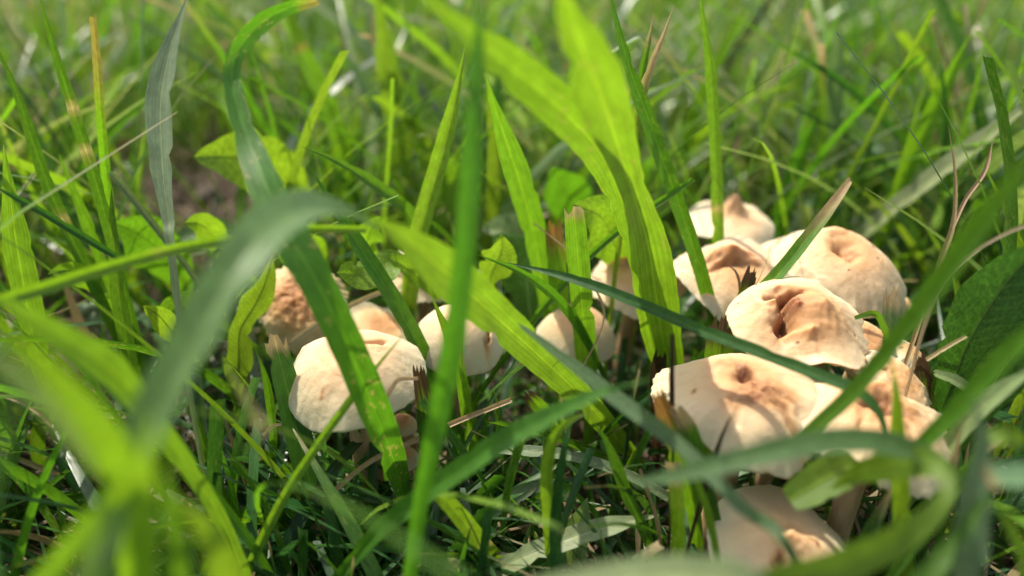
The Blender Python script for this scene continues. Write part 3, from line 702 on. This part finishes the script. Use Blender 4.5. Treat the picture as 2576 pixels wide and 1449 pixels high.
ST('hair-thin straw rising from the burnt stub among the rear mushrooms', [(1845, 840), (1880, 760), (1915, 690), (1945, 610)], (.128, .135), [5, 5, 4, 2], 'S', tip='point', ground=True)
ST('small grey curved fibre hanging over the knobbed mushroom', [(1862, 760), (1860, 710), (1848, 680), (1828, 668)], (.135, .138), [6, 7, 6, 4], 'N', tip='point')
ST('stiff dark straw standing at the widest mushroom\'s left edge', [(1690, 1060), (1690, 960), (1691, 840)], (.098, .1), [13, 13, 9], 'K', ground=True)
ST('straw at the right beside the burnt tuft', [(2330, 905), (2390, 868), (2430, 846)], (.108, .11), [10, 9, 7], 'S')
STUB('black scorched stub against the broad cream mushroom\'s right edge', [(1075, 1090), (1068, 1020), (1060, 970), (1052, 925)], (.112, .112), [46, 44, 38, 30], 'V')
STUB('black-toothed stub lying under the hanging wide leaf', [(1420, 1085), (1385, 1055), (1355, 1022), (1325, 990)], (.125, .122), [46, 44, 38, 26], 'L', ground=False)
STUB('burnt stub with ragged dark teeth left of the folded mushroom', [(1805, 930), (1812, 870), (1818, 820)], (.122, .122), [68, 72, 70], 'L', tiplen=.13)
STUB('small burnt stub in front of the knobbed mushroom', [(1868, 775), (1880, 720), (1892, 680)], (.134, .135), [36, 38, 30], 'L', tiplen=.13)
STUB('brown ragged stub at the widest blade\'s foot', [(1655, 985), (1655, 935), (1662, 890)], (.128, .128), [40, 40, 30], 'K')
STUB('brown-tipped stub pair beside the widest front mushroom, left', [(1700, 1120), (1678, 1050), (1655, 990)], (.097, .097), [54, 50, 30], 'L', tipcol='O', tiplen=.25)
STUB('short cut stub right of the brown-tipped pair', [(1745, 1130), (1725, 1070), (1700, 1030)], (.095, .096), [48, 46, 34], 'V', tipcol='S', tiplen=.1)
STUB('dark burnt tuft at the right edge of the clump', [(2330, 985), (2322, 935), (2315, 895)], (.115, .115), [36, 34, 26], 'V', tiplen=.26)
STUB('grey-green cut stub between the two right-hand rear mushrooms', [(2240, 850), (2240, 790), (2243, 735)], (.125, .127), [36, 38, 36], 'B', tipcol='S', tiplen=.08)
B('small bent blade folded over right of the folded mushroom', [(2270, 900), (2235, 850), (2205, 790), (2150, 800)][::-1], (.12, .125), [10, 16, 16, 10], 'G', ground=False)
B('short dark cut blade standing left of the broad cream mushroom', [(835, 1440), (800, 1290), (762, 1140), (728, 1000), (692, 856)], (.104, .116), [54, 62, 66, 62, 52], 'D', tip='torn', tipcol='S', tiplen=.06, tw=10, fold=.2)
B('thin blade crossing the broad cream mushroom, low left to high right', [(630, 1420), (715, 1250), (810, 1105), (905, 975), (1020, 835)], (.090, .102), [24, 24, 22, 20, 12], 'L', fold=.6)
B('two-edged short blade tip in front of the rounded cream mushroom', [(1148, 910), (1128, 840), (1105, 790), (1085, 742)], (.124, .125), [34, 34, 30, 16], 'L', fold=.7)
B('short blade with a brown tip right of the rounded mushroom', [(1185, 1110), (1165, 985), (1158, 900), (1168, 822)], (.120, .120), [28, 28, 22, 6], 'L', tipcol='N', tiplen=.2, fold=.6)
B('blurred grey-green blade rising right across the dark bottom', [(870, 1430), (960, 1330), (1085, 1235), (1250, 1120), (1400, 1040), (1510, 990), (1640, 952)], (.088, .080), [30, 44, 52, 54, 52, 48, 24], 'G', tw=[-20, -35], fold=.4, ground=True)
B('bright blade sloping down right from the crossing at bottom centre', [(1270, 1440), (1210, 1365), (1150, 1290), (1095, 1230)], (.098, .090), [40, 44, 44, 36], 'L', tip='cut', nodes=(.5,))
B('pale dusty blade lying across the bottom centre', [(1190, 1490), (1280, 1420), (1400, 1368), (1510, 1330), (1660, 1295)], (.093, .098), [40, 48, 52, 50, 24], 'P', up=.6, ground=False, fold=.3)
B('bright hooked blade curving over at lower centre', [(1388, 1420), (1380, 1300), (1375, 1190), (1395, 1100), (1440, 1055), (1505, 1032)], (.094, .092), [30, 32, 32, 30, 26, 14], 'L', fold=.5)
B('dark wide blade lying flat across the lower centre', [(800, 1260), (950, 1242), (1100, 1228), (1250, 1240), (1420, 1262)], (.116, .117), [44, 54, 56, 56, 30], 'D', up=.6, ground=False, fold=.2)
B('squarely cut pale-striped blade lying at the bottom left', [(590, 1418), (720, 1412), (860, 1408), (990, 1412)], (.104, .104), [30, 32, 32, 32], 'B', tip='cut', tipcol='S', tiplen=.03, up=.6, ground=False, fold=.3)
B('short round-ended blade leaning right at the bottom centre', [(1120, 1440), (1165, 1370), (1210, 1310), (1252, 1262)], (.098, .100), [46, 48, 46, 36], 'V', tip='round')
B('pale silvery upright blade at the bottom, right of centre', [(1430, 1480), (1440, 1400), (1455, 1320), (1478, 1250)], (.098, .103), [66, 64, 56, 30], 'P', tw=25)
B('dark blade with speckled cut edge lying below the hooked one', [(1740, 1290), (1600, 1205), (1450, 1150), (1330, 1135), (1240, 1130)], (.105, .112), [20, 26, 28, 28, 22], 'B', tip='cut', spots=.7, up=.6, ground=False)
B('upright blade left of the lower dark stubs', [(600, 1380), (560, 1250), (510, 1110), (470, 990)], (.112, .116), [26, 28, 26, 14], 'G', fold=.6)
B('thin vertical blade left of the dark cut blade', [(690, 1210), (686, 1080), (670, 960), (640, 870)], (.118, .12), [18, 20, 20, 10], 'G', fold=.6)
B('blade slanting in the shade below the widest mushroom', [(1640, 1390), (1580, 1250), (1530, 1120), (1490, 1060)], (.096, .1), [26, 30, 28, 14], 'G')
B('slim blade standing in front of the widest front mushroom', [(1800, 1380), (1775, 1270), (1740, 1180), (1720, 1140)], (.084, .086), [18, 22, 22, 14], 'L')
ST('pale straw lying at the left edge, above the lower left clump', [(-20, 1130), (60, 1160), (150, 1195), (230, 1215)], (.118, .122), [12, 13, 12, 8])
ST('brown straw slanting down in the lower left corner', [(-20, 1330), (60, 1370), (140, 1410), (210, 1470)], (.104, .102), [14, 15, 13, 10], 'N')
ST('short light straw between the lower left clump and the dark cut blade', [(575, 1330), (620, 1290), (660, 1270), (700, 1268)], (.112, .116), [9, 10, 9, 6])
ST('thin curled straw hanging over the dark gap left of the cream mushroom\'s stem', [(655, 1160), (660, 1110), (680, 1075), (712, 1065)], (.114, .116), [6, 7, 7, 5])
ST('long thin straw lying along the bottom centre', [(820, 1420), (930, 1425), (1040, 1405), (1150, 1370)], (.100, .106), [8, 9, 9, 6], 'N')
ST('crooked straw behind the pale dusty blade', [(1010, 1440), (1090, 1330), (1190, 1240), (1260, 1150)], (.104, .118), [8, 9, 8, 6], 'N')
ST('straw end poking out at the far left middle', [(0, 990), (70, 1020), (130, 1070), (170, 1130)], (.130, .122), [10, 11, 10, 8], 'N')
ST('short straw in front of the bottom mushroom\'s left side', [(1610, 1180), (1650, 1300), (1665, 1400)], (.100, .094), [9, 10, 8], 'N', ground=False)
# ---- lower right
B('grey-green blade arched low in front of the front mushrooms', [(1600, 1215), (1720, 1192), (1850, 1160), (1980, 1128), (2100, 1110), (2210, 1112), (2310, 1140), (2390, 1182), (2450, 1240)], (.066, .072), [14, 40, 52, 58, 62, 60, 54, 50, 44], (.085, .165, .060), up=.45, ground=False, fold=.3)
B('blurred bright loop of grass in the lower right', [(1750, 1520), (1930, 1475), (2110, 1425), (2260, 1360), (2350, 1290), (2385, 1215), (2340, 1165), (2250, 1165), (2150, 1195), (2090, 1230)], [.054, .055, .057, .060, .063, .066, .069, .072, .076, .079], [80, 84, 80, 70, 46, 40, 70, 86, 70, 30], 'L', tw=[20, 35, 0, -10], ground=False, fold=.1)
B('short broad veined leaf tip poking under the arched blade', [(1985, 1258), (2040, 1225), (2100, 1190), (2165, 1165)], (.082, .085), [60, 92, 96, 84], 'L', ground=False, tip='round', tipcol='K', tiplen=.06, fold=.3)
B('blurred pale blade along the bottom edge right of centre', [(1330, 1500), (1520, 1468), (1700, 1450), (1860, 1462), (1980, 1510)], (.050, .052), [70, 90, 96, 90, 70], 'P', up=.6, ground=False)
B('grey-green blade standing at the lower right', [(2430, 1500), (2442, 1340), (2462, 1200), (2468, 1090), (2440, 980)], (.062, .070), [80, 80, 72, 58, 26], 'B', up=.5)
B('blunt blade with an orange cut end at the right edge', [(2660, 1200), (2580, 1198), (2490, 1200)], (.060, .060), [62, 62, 58], 'B', tip='cut', tipcol='O', tiplen=.08, up=.6, ground=False)
B('upright green blade in front of the right front mushroom', [(2275, 1440), (2268, 1280), (2258, 1120), (2255, 1000), (2240, 890)], (.082, .085), [42, 42, 38, 34, 12], 'L', tw=10)
B('diagonal blade from the right front mushroom to the right edge', [(2310, 1128), (2390, 1050), (2470, 960), (2576, 850), (2640, 790)], (.078, .072), [36, 44, 46, 48, 46], 'G', tw=-25, ground=False)
B('broad striped blade at the right edge with a shadow across', [(2395, 1110), (2450, 1040), (2540, 968), (2640, 900)], (.095, .09), [40, 52, 60, 62], 'P', up=.6)
B('blade bending down at the right edge, lower corner', [(2576, 1120), (2530, 1095), (2480, 1110), (2440, 1170)], (.070, .070), [36, 40, 36, 20], 'L', ground=False, tw=20)
B('blurred bright blade rising from the bottom right corner', [(2300, 1500), (2380, 1390), (2450, 1300), (2500, 1210)], (.060, .066), [60, 64, 56, 24], 'G')
B('green blade at the far right bottom edge', [(2600, 1480), (2570, 1380), (2520, 1290), (2490, 1240)], (.060, .064), [56, 54, 44, 20], 'L')
B('brown-tipped slim blade right of the front clump', [(2385, 1240), (2400, 1160), (2412, 1105), (2418, 1060)], (.088, .09), [24, 24, 18, 6], 'V', tipcol='S', tiplen=.25)
B('white-edged blade by the dark leaf at the right', [(2440, 980), (2400, 955), (2350, 938)], (.11, .112), [22, 26, 18], 'P', tip='cut', tw=30, ground=False)
B('green blade crossing the grey-green arch at its right end', [(2330, 1330), (2390, 1250), (2440, 1160), (2470, 1100)], (.080, .08), [30, 34, 30, 14], 'G')
# ---- blurred foreground clump, lower left
B('blurred wide bright blade from the lower left clump to the left edge', [(330, 1500), (335, 1300), (290, 1150), (200, 1020), (90, 900), (-60, 790)], (.056, .045), [60, 78, 92, 100, 100, 90], 'L', tw=[0, 15], fold=.2)
B('pale blurred blade at the far left, below the wide bright one', [(250, 1190), (190, 1110), (120, 1030), (40, 950), (-60, 860)], (.052, .048), [30, 44, 50, 52, 50], 'P', up=.55, ground=False)
B('bright curved leaf bulging right in the lower left clump', [(600, 1540), (565, 1430), (520, 1340), (455, 1268), (380, 1225)], (.054, .050), [84, 98, 96, 76, 30], 'L', tw=[5, 15], ground=True, fold=.2)
B('blurred blade leaning left out of the lower left corner', [(70, 1540), (150, 1420), (240, 1290), (330, 1150)], (.052, .046), [56, 62, 58, 30], 'L', tw=10, fold=.2)
B('thick blurred stem in the middle of the lower left clump', [(350, 1540), (355, 1370), (362, 1190), (385, 1030)], (.054, .046), [70, 76, 66, 30], 'L', tw=10, fold=.3)
B('blurred upright stalk beside the thick stem', [(450, 1540), (440, 1380), (420, 1230), (400, 1100)], (.052, .048), [60, 64, 52, 26], 'G', fold=.3)
B('sharp-edged green blade sloping right at the left edge', [(350, 1010), (260, 915), (160, 850), (50, 780), (-50, 725)], (.080, .070), [60, 84, 96, 100, 96], 'L', tw=[10, 0], fold=.25)
B('pale blurred blade at the bottom left corner', [(190, 1500), (260, 1400), (320, 1330)], (.050, .051), [60, 62, 40], 'P', up=.5)
B('green blade below the sharp-edged one at the left', [(430, 1120), (350, 1030), (250, 950), (140, 880)], (.095, .10), [36, 42, 40, 16], 'G', tw=-15)
# ---- weed leaves
LEAF('large round bright weed leaf behind the curling blade', [(770, 540), (720, 470), (650, 410), (580, 395), (488, 395)], (.205, .165), [30, 120, 150, 150, 90], 'L', lobes=.04)
LEAF('broad weed leaf in the shade at left, under the thin blue stalk', [(470, 720), (420, 650), (350, 590), (285, 560)], (.178, .155), [40, 110, 130, 60], 'G', lobes=.05)
LEAF('grey-green weed leaf with crinkled edge left of the arched blade', [(620, 640), (560, 600), (500, 585), (425, 610)], (.175, .17), [30, 90, 90, 40], 'B', lobes=.07, tw=25)
LEAF('curled hairy-edged weed leaf left of the wrinkled tan mushroom', [(600, 900), (605, 830), (640, 770), (668, 710), (684, 645)], (.138, .142), [64, 56, 66, 60, 34], 'L', lobes=.16, tw=[0, 20], curl=.35)
LEAF('bright lobed weed leaf above the rounded mushroom', [(1010, 665), (960, 672), (905, 690), (848, 686)], (.146, .128), [60, 84, 100, 84], 'L', lobes=.20, tw=10, curl=.3)
LEAF('light weed leaf standing behind the cut blade', [(1560, 660), (1540, 600), (1510, 545), (1440, 512)], (.165, .150), [60, 130, 130, 50], 'L', lobes=.08, curl=.25)
LEAF('shaded lobed weed leaf behind the double blade', [(1330, 760), (1320, 690), (1290, 630), (1240, 590)], (.160, .168), [60, 120, 140, 70], 'G', lobes=.14, curl=.3)
LEAF('pale woolly weed leaf behind the shaded lobed one', [(1330, 690), (1300, 620), (1270, 580), (1210, 575)], (.178, .182), [50, 110, 110, 50], 'P', lobes=.08, tw=25)
LEAF('blurred oval weed leaf behind the centre', [(1470, 560), (1440, 510), (1410, 460), (1390, 420)], (.21, .185), [60, 110, 110, 60], 'G')
LEAF('large dark weed leaf filling the right edge', [(2400, 960), (2440, 860), (2500, 760), (2570, 670), (2640, 610)], (.115, .112), [80, 130, 165, 160, 90], 'D', lobes=.05, tw=15)
LEAF('second dark leaf edge below the large one at the right', [(2440, 1060), (2500, 970), (2570, 880), (2640, 820)], (.105, .10), [60, 100, 110, 80], 'D', tw=20, lobes=.05)
LEAF('leaf lobe beside the curled weed leaf, lower left of it', [(560, 830), (500, 800), (440, 780), (380, 830)], (.142, .14), [40, 90, 100, 40], 'L', lobes=.10)
LEAF('small pale leaf in the gap behind the lower left clump', [(415, 1215), (430, 1200), (455, 1180)], (.124, .125), [24, 34, 26], 'P', tw=10, tip='leaf')
LEAF('bright weed leaf showing beside the double blade', [(1130, 500), (1150, 450), (1175, 410)], (.21, .21), [60, 90, 60], 'L')
LEAF('bright leaf showing behind the wrinkled tan mushroom', [(760, 720), (770, 660), (745, 610), (720, 560)], (.178, .158), [60, 110, 110, 60], 'L', lobes=.05)

LEAF('small round bright leaf low at left, under the long thin crossing blade', [(560, 640), (540, 600), (505, 565), (465, 560)], (.172, .150), [30, 70, 84, 60], 'L', lobes=.05)
LEAF('bright leaf with notched edge peeping left of the rounded mushroom', [(940, 640), (925, 610), (935, 575), (960, 545)], (.165, .148), [26, 60, 66, 46], 'L', lobes=.12)
LEAF('rounded light leaf between the two upright centre blades', [(1225, 720), (1245, 670), (1262, 630), (1262, 590)], (.158, .140), [30, 80, 92, 64], 'L', lobes=.10)
LEAF('leaf catching the sun low at the left edge', [(250, 740), (215, 700), (170, 680), (120, 690)], (.150, .135), [24, 56, 62, 40], 'L', lobes=.07)
LEAF('low leaf behind the dome-shaped mushroom', [(1380, 760), (1375, 700), (1400, 650), (1415, 600)], (.175, .160), [30, 70, 80, 50], 'L', lobes=.10)
LEAF('crinkled leaf left of the lobe by the curled weed leaf', [(470, 880), (430, 830), (395, 790), (360, 770)], (.140, .125), [26, 60, 66, 46], 'L', lobes=.10)

# ---- the little cluster of fuzzy buds at the left, each a thing
for lab, px, py, w in (('upper left fuzzy green bud at the left edge soil', 212, 780, 34), ('middle fuzzy green bud touching the grass stem', 240, 770, 28), ('lowest fuzzy green bud of the three', 238, 803, 34)):
    c, upx = at(px, py, .165)
    root = empty('flower_bud', (c.x, c.y, 0), lab, 'bud', 'fuzzy buds')
    r0 = w * upx * .5
    A = np.zeros((12, 16, 3))
    for i in range(12):
        th = math.pi * (i + .02) / 11.04
        for j in range(16):
            ph = j / 16 * 6.283
            k = r0 * (1 + .10 * math.sin(5 * ph + i * 1.3) * math.sin(th))
            A[i, j] = (k * math.sin(th) * math.cos(ph), k * math.sin(th) * math.sin(ph), k * 1.15 * math.cos(th))
    h = link('bud_head', grid_mesh('bud_head', A, 16, wrap=True), M_BUD, root); h.location = (0, 0, c.z)
    ring = np.array([[(.0004 * math.cos(b) + .002 * (1 - q) * math.sin(3 * q), .0004 * math.sin(b), q * c.z) for b in np.arange(8) / 8 * 6.283] for q in np.linspace(0, 1, 8)])
    link('bud_stalk', grid_mesh('bud_stalk', ring, 8, wrap=True), M_BUD, root)

# a crumb of dark earth
def clod(label, px, py, Y, w, seed):
    c, upx = at(px, py, Y)
    A = np.zeros((18, 28, 3))
    for i in range(18):
        th = math.pi * (i + .02) / 17.04
        for j in range(28):
            ph = j / 28 * 6.2832
            d = Vector((math.sin(th) * math.cos(ph), math.sin(th) * math.sin(ph), math.cos(th)))
            k = w * upx * .5 * (1 + .45 * noise.noise(d * 1.7 + Vector((seed, 0, 0))) + .25 * noise.noise(d * 5 + Vector((0, seed, 0))))
            A[i, j] = d * k
    o = link('soil_clod', grid_mesh('soil_clod', A, 28, wrap=True), M_CLOD)
    o.location = (c.x, c.y, max(c.z * .5, .002))
    tag(o, label, 'soil clod', 'clods of earth')
clod('dark crumb of earth among the blades at left', 320, 850, .165, 110, 3)
clod('brown clod of earth on the bare patch at left', 520, 470, .30, 62, 9)
clod('smaller brown clod left of the bare patch', 430, 430, .34, 48, 14)

# ------------------------------------------------------------------ the lawn: loose grass nobody could count
def project(P):
    d = P - np.array([0, 0, CAM_Z])
    z = d @ np.array(FWD)
    return 1288 + FPX * d[..., 0] / np.maximum(z, 1e-4), 724.5 - FPX * (d @ np.array(UP)) / np.maximum(z, 1e-4)

def lawn(name, label, n, xr, yr, hr, wr, seed, pal, mat, segs=6, lean=0.45, keep=True, dens=None, kind='stuff', cat='grass', dry=.018, beside=False, x0=None):
    rs = np.random.RandomState(seed)
    y = yr[0] + (yr[1] - yr[0]) * rs.rand(n)
    x = (rs.rand(n) * 2 - 1) * (xr[0] + xr[1] * y)
    if x0 is not None: x = x0[0] + (x0[1] - x0[0]) * rs.rand(n)
    if dens is not None:
        k = rs.rand(n) < dens(x, y)
        x, y = x[k], y[k]; n = len(x)
    # tufts
    h = hr[0] + (hr[1] - hr[0]) * rs.rand(n) ** 1.3
    w = wr[0] + (wr[1] - wr[0]) * rs.rand(n) ** 1.5
    ph = rs.rand(n) * 6.283
    ln = lean * rs.rand(n) ** 1.2 * 1.3
    drp = rs.rand(n) ** 2 * 0.75
    psi = rs.rand(n) * 6.283
    t = np.linspace(0, 1, segs + 1)[None, :]
    horiz = (ln[:, None] * t + (ln + drp)[:, None] * 0.6 * t ** 2.4) * h[:, None]
    zz = h[:, None] * (t - (0.18 * ln + 0.35 * drp)[:, None] * t ** 2.2)
    bend = 0.06 * h[:, None] * np.sin(t * 3 + psi[:, None])
    px = x[:, None] + horiz * np.cos(ph)[:, None] + bend * np.sin(ph)[:, None]
    py = y[:, None] + horiz * np.sin(ph)[:, None] - bend * np.cos(ph)[:, None]
    P = np.stack([px, py, zz - 0.003], -1)
    ok = np.ones(n, bool)
    if keep:
        X, Yp = project(P)
        for (cx, cy, a, b, Y) in CAPS:
            ins = (((X - cx) / (a + 18)) ** 2 + ((Yp - cy) / (b + 22)) ** 2 < 1) & (P[..., 1] < Y + .012)
            ok &= ~ins.any(1)
        for (cx, cy, a, b, Y) in LEAVES + [(520, 430, 165, 120, .34), (150, 760, 110, 60, .2)]:
            ins = (((X - cx) / a) ** 2 + ((Yp - cy) / b) ** 2 < 1) & (P[..., 1] < Y)
            ok &= ~(ins.any(1) & (rs.rand(n) < .86))
    if beside:                                       # turf round about, none of it in the view
        ok &= ((P[..., 0].max(1) < -.015 - .80 * P[..., 1].min(1)) | (P[..., 0].min(1) > .015 + .80 * P[..., 1].max(1)))
    else: ok &= (P[..., 1].min(1) > 0.035)
    P, w, psi, h, ph = P[ok], w[ok], psi[ok], h[ok], ph[ok]; n = len(P)
    side = np.stack([np.cos(psi), np.sin(psi), 0 * psi], -1)
    fw = np.stack([-np.sin(psi), np.cos(psi), 0 * psi], -1)
    cut = rs.rand(n) < 0.45
    prof = np.where(cut[:, None], 0.8 + 0.2 * np.minimum(1, 3 * t), (0.75 + 0.25 * np.minimum(1, 3 * t)) * np.clip((1 - t) * 2.6, 0.03, 1) ** 0.7)
    hw = w[:, None] * 0.5 * prof
    tw = (rs.rand(n) - .5)[:, None] * 1.6 * t
    sd = side[:, None] * np.cos(tw)[..., None] + fw[:, None] * np.sin(tw)[..., None]
    fd = fw[:, None] * np.cos(tw)[..., None] - side[:, None] * np.sin(tw)[..., None]
    V = np.stack([P - sd * hw[..., None] + fd * hw[..., None] * .35, P, P + sd * hw[..., None] + fd * hw[..., None] * .35], 2)     # n, segs+1, 3, 3
    m = (segs + 1) * 3
    co = V.reshape(-1, 3)
    i = (np.arange(segs)[:, None] * 3 + np.arange(2)[None, :])
    q = np.stack([i, i + 1, i + 4, i + 3], -1).reshape(-1, 4)
    F = (np.arange(n)[:, None, None] * m + q[None]).reshape(-1, 4)
    pc = np.array([PAL[p] for p in pal])
    c = pc[rs.randint(0, len(pc), n)] * rs.uniform(.75, 1.25, (n, 1)) * rs.uniform(.9, 1.1, (n, 3))
    dm = rs.rand(n) < dry
    c[dm] = np.array(PAL['S']) * rs.uniform(.5, 1.1, (dm.sum(), 1))
    cc = np.repeat(c[:, None], segs + 1, 1)
    f = np.clip((t - .85) / .15, 0, 1)[..., None] * (rs.rand(n) < .14)[:, None, None]
    cc = cc * (1 - f) + np.array(PAL['S'])[None, None] * f
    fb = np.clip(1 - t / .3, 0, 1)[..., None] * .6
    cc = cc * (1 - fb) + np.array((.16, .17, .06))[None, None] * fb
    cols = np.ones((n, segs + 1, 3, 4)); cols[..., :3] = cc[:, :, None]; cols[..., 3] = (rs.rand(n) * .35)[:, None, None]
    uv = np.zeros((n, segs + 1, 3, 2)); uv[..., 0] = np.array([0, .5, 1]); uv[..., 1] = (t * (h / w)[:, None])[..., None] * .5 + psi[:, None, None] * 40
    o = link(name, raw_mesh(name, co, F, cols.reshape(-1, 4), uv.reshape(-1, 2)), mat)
    return tag(o, label, cat, kind=kind)

def bare(x, y):
    """thin turf on the bare patch at the left and round the clump"""
    d = np.ones_like(x)
    d *= 1 - .93 * np.exp(-((x + .125) / .055) ** 2 - ((y - .30) / .07) ** 2)
    d *= 1 - .6 * np.exp(-((x + .16) / .05) ** 2 - ((y - .20) / .04) ** 2)
    return d

def clump_gap(x, y):
    d = bare(x, y)
    d *= 1 - .80 * np.exp(-((x - .035) / .075) ** 2 - ((y - .18) / .055) ** 2)
    return d

lawn('grass', 'blurred green lawn behind the mushrooms', 2600, (.10, .78), (.20, .50), (.03, .115), (.0012, .0056), 3, 'LPGLPGLGBB', M_LAWN, segs=8, dens=clump_gap)  # P and B blades paint pale highlights into the lawn
lawn('grass', 'farther strip of sunlit lawn, out of focus', 4200, (.12, .80), (.45, 1.0), (.03, .115), (.0022, .0066), 4, 'LPPGLBGB', M_LAWN, segs=6, keep=False)  # extra pale blades stand in for bright sun highlights
lawn('grass', 'farthest lawn along the top of the view', 7500, (.15, .85), (.95, 2.2), (.05, .12), (.0025, .0065), 5, 'LPPGLBGP', M_LAWN, segs=5, keep=False)  # hazy highlights put into the colour with pale blades
lawn('grass', 'short grass between and around the mushrooms', 1000, (.03, .80), (.075, .22), (.012, .05), (.0010, .0038), 6, 'GDVDDG', M_LAWN, segs=7, lean=.8, dens=bare)  # palette darkened to stand for shade near the ground
lawn('grass', 'low tangled grass covering the soil', 1500, (.03, .80), (.05, .30), (.008, .024), (.0008, .0022), 8, 'DVDDV', M_LAWN, segs=6, lean=1.8, dens=bare, dry=.25)  # dark tones paint the ground-level shade here too
lawn('grass', 'lawn continuing at both sides of the view', 2600, (.34, 0), (-.06, .34), (.04, .11), (.002, .006), 9, 'LGGV', M_LAWN, segs=6, keep=False, beside=True)
lawn('grass', 'fine thin blades in the lawn just behind the mushrooms', 2400, (.08, .78), (.19, .48), (.04, .11), (.0007, .0020), 13, 'LGLGPG', M_LAWN, segs=8, lean=.55, dens=clump_gap)
lawn('grass', 'short grass round the foot of the left mushrooms, coloured dark for shade', 340, (0, 0), (.085, .125), (.012, .034), (.001, .0032), 14, 'DDV', M_LAWN, segs=7, lean=.9, x0=(-.055, .0))  # dark palette paints the shade under the left caps
lawn('grass', 'short grass round the foot of the right clump, coloured dark for shade', 170, (0, 0), (.070, .105), (.010, .026), (.001, .0034), 15, 'DDV', M_LAWN, segs=7, lean=.9, x0=(.012, .085))  # shade below the clump put into these blades' colour
def left_side(x, y):
    return bare(x, y) * np.where(x < -.02 - .1 * y, 1.0, .12) * np.where(x > .55 * y + .02, 8, 1).clip(0, 8)
lawn('grass', 'thin upright grass stems crossing each other at the sides', 760, (.03, .80), (.10, .24), (.05, .11), (.0008, .0028), 10, 'LGLGD', M_LAWN, segs=9, lean=.5, dens=left_side)
# dead thatch lying on the soil
def thatch(n, seed):
    rs = np.random.RandomState(seed)
    co, F, cols, uv = [], [], [], []
    for k in range(n):
        y = rs.uniform(.06, .5); x = rs.uniform(-1, 1) * (.03 + .78 * y)
        L = rs.uniform(.006, .03); a = rs.rand() * 6.283; w = rs.uniform(.0003, .0011)
        z0 = rs.uniform(-.001, .006); dz = rs.uniform(-.15, .3); cv = rs.uniform(-.6, .6)
        c = np.array([(.24, .17, .09), (.15, .10, .055), (.34, .27, .16), (.09, .06, .035)][rs.randint(4)]) * rs.uniform(.5, 1.0)
        b = len(co)
        for i in range(6):
            q = i / 5
            aa = a + cv * q
            p = np.array([x + L * q * math.cos(aa), y + L * q * math.sin(aa), max(-.001, z0 + dz * L * q + .002 * math.sin(q * 3.14))])
            s = np.array([-math.sin(aa), math.cos(aa), .3]) * w * .5
            co += [p - s, p + np.array([0, 0, w * .3]), p + s]
            cols += [(*c, 0)] * 3; uv += [(0, q * 8), (.5, q * 8), (1, q * 8)]
        for i in range(5):
            for j in range(2):
                v = b + i * 3 + j
                F.append((v, v + 1, v + 4, v + 3))
    o = link('thatch', raw_mesh('thatch', co, F, cols, uv), M_STRAW)
    tag(o, 'dead brown thatch lying on the soil between the blades', 'thatch', kind='stuff')
thatch(2600, 12)
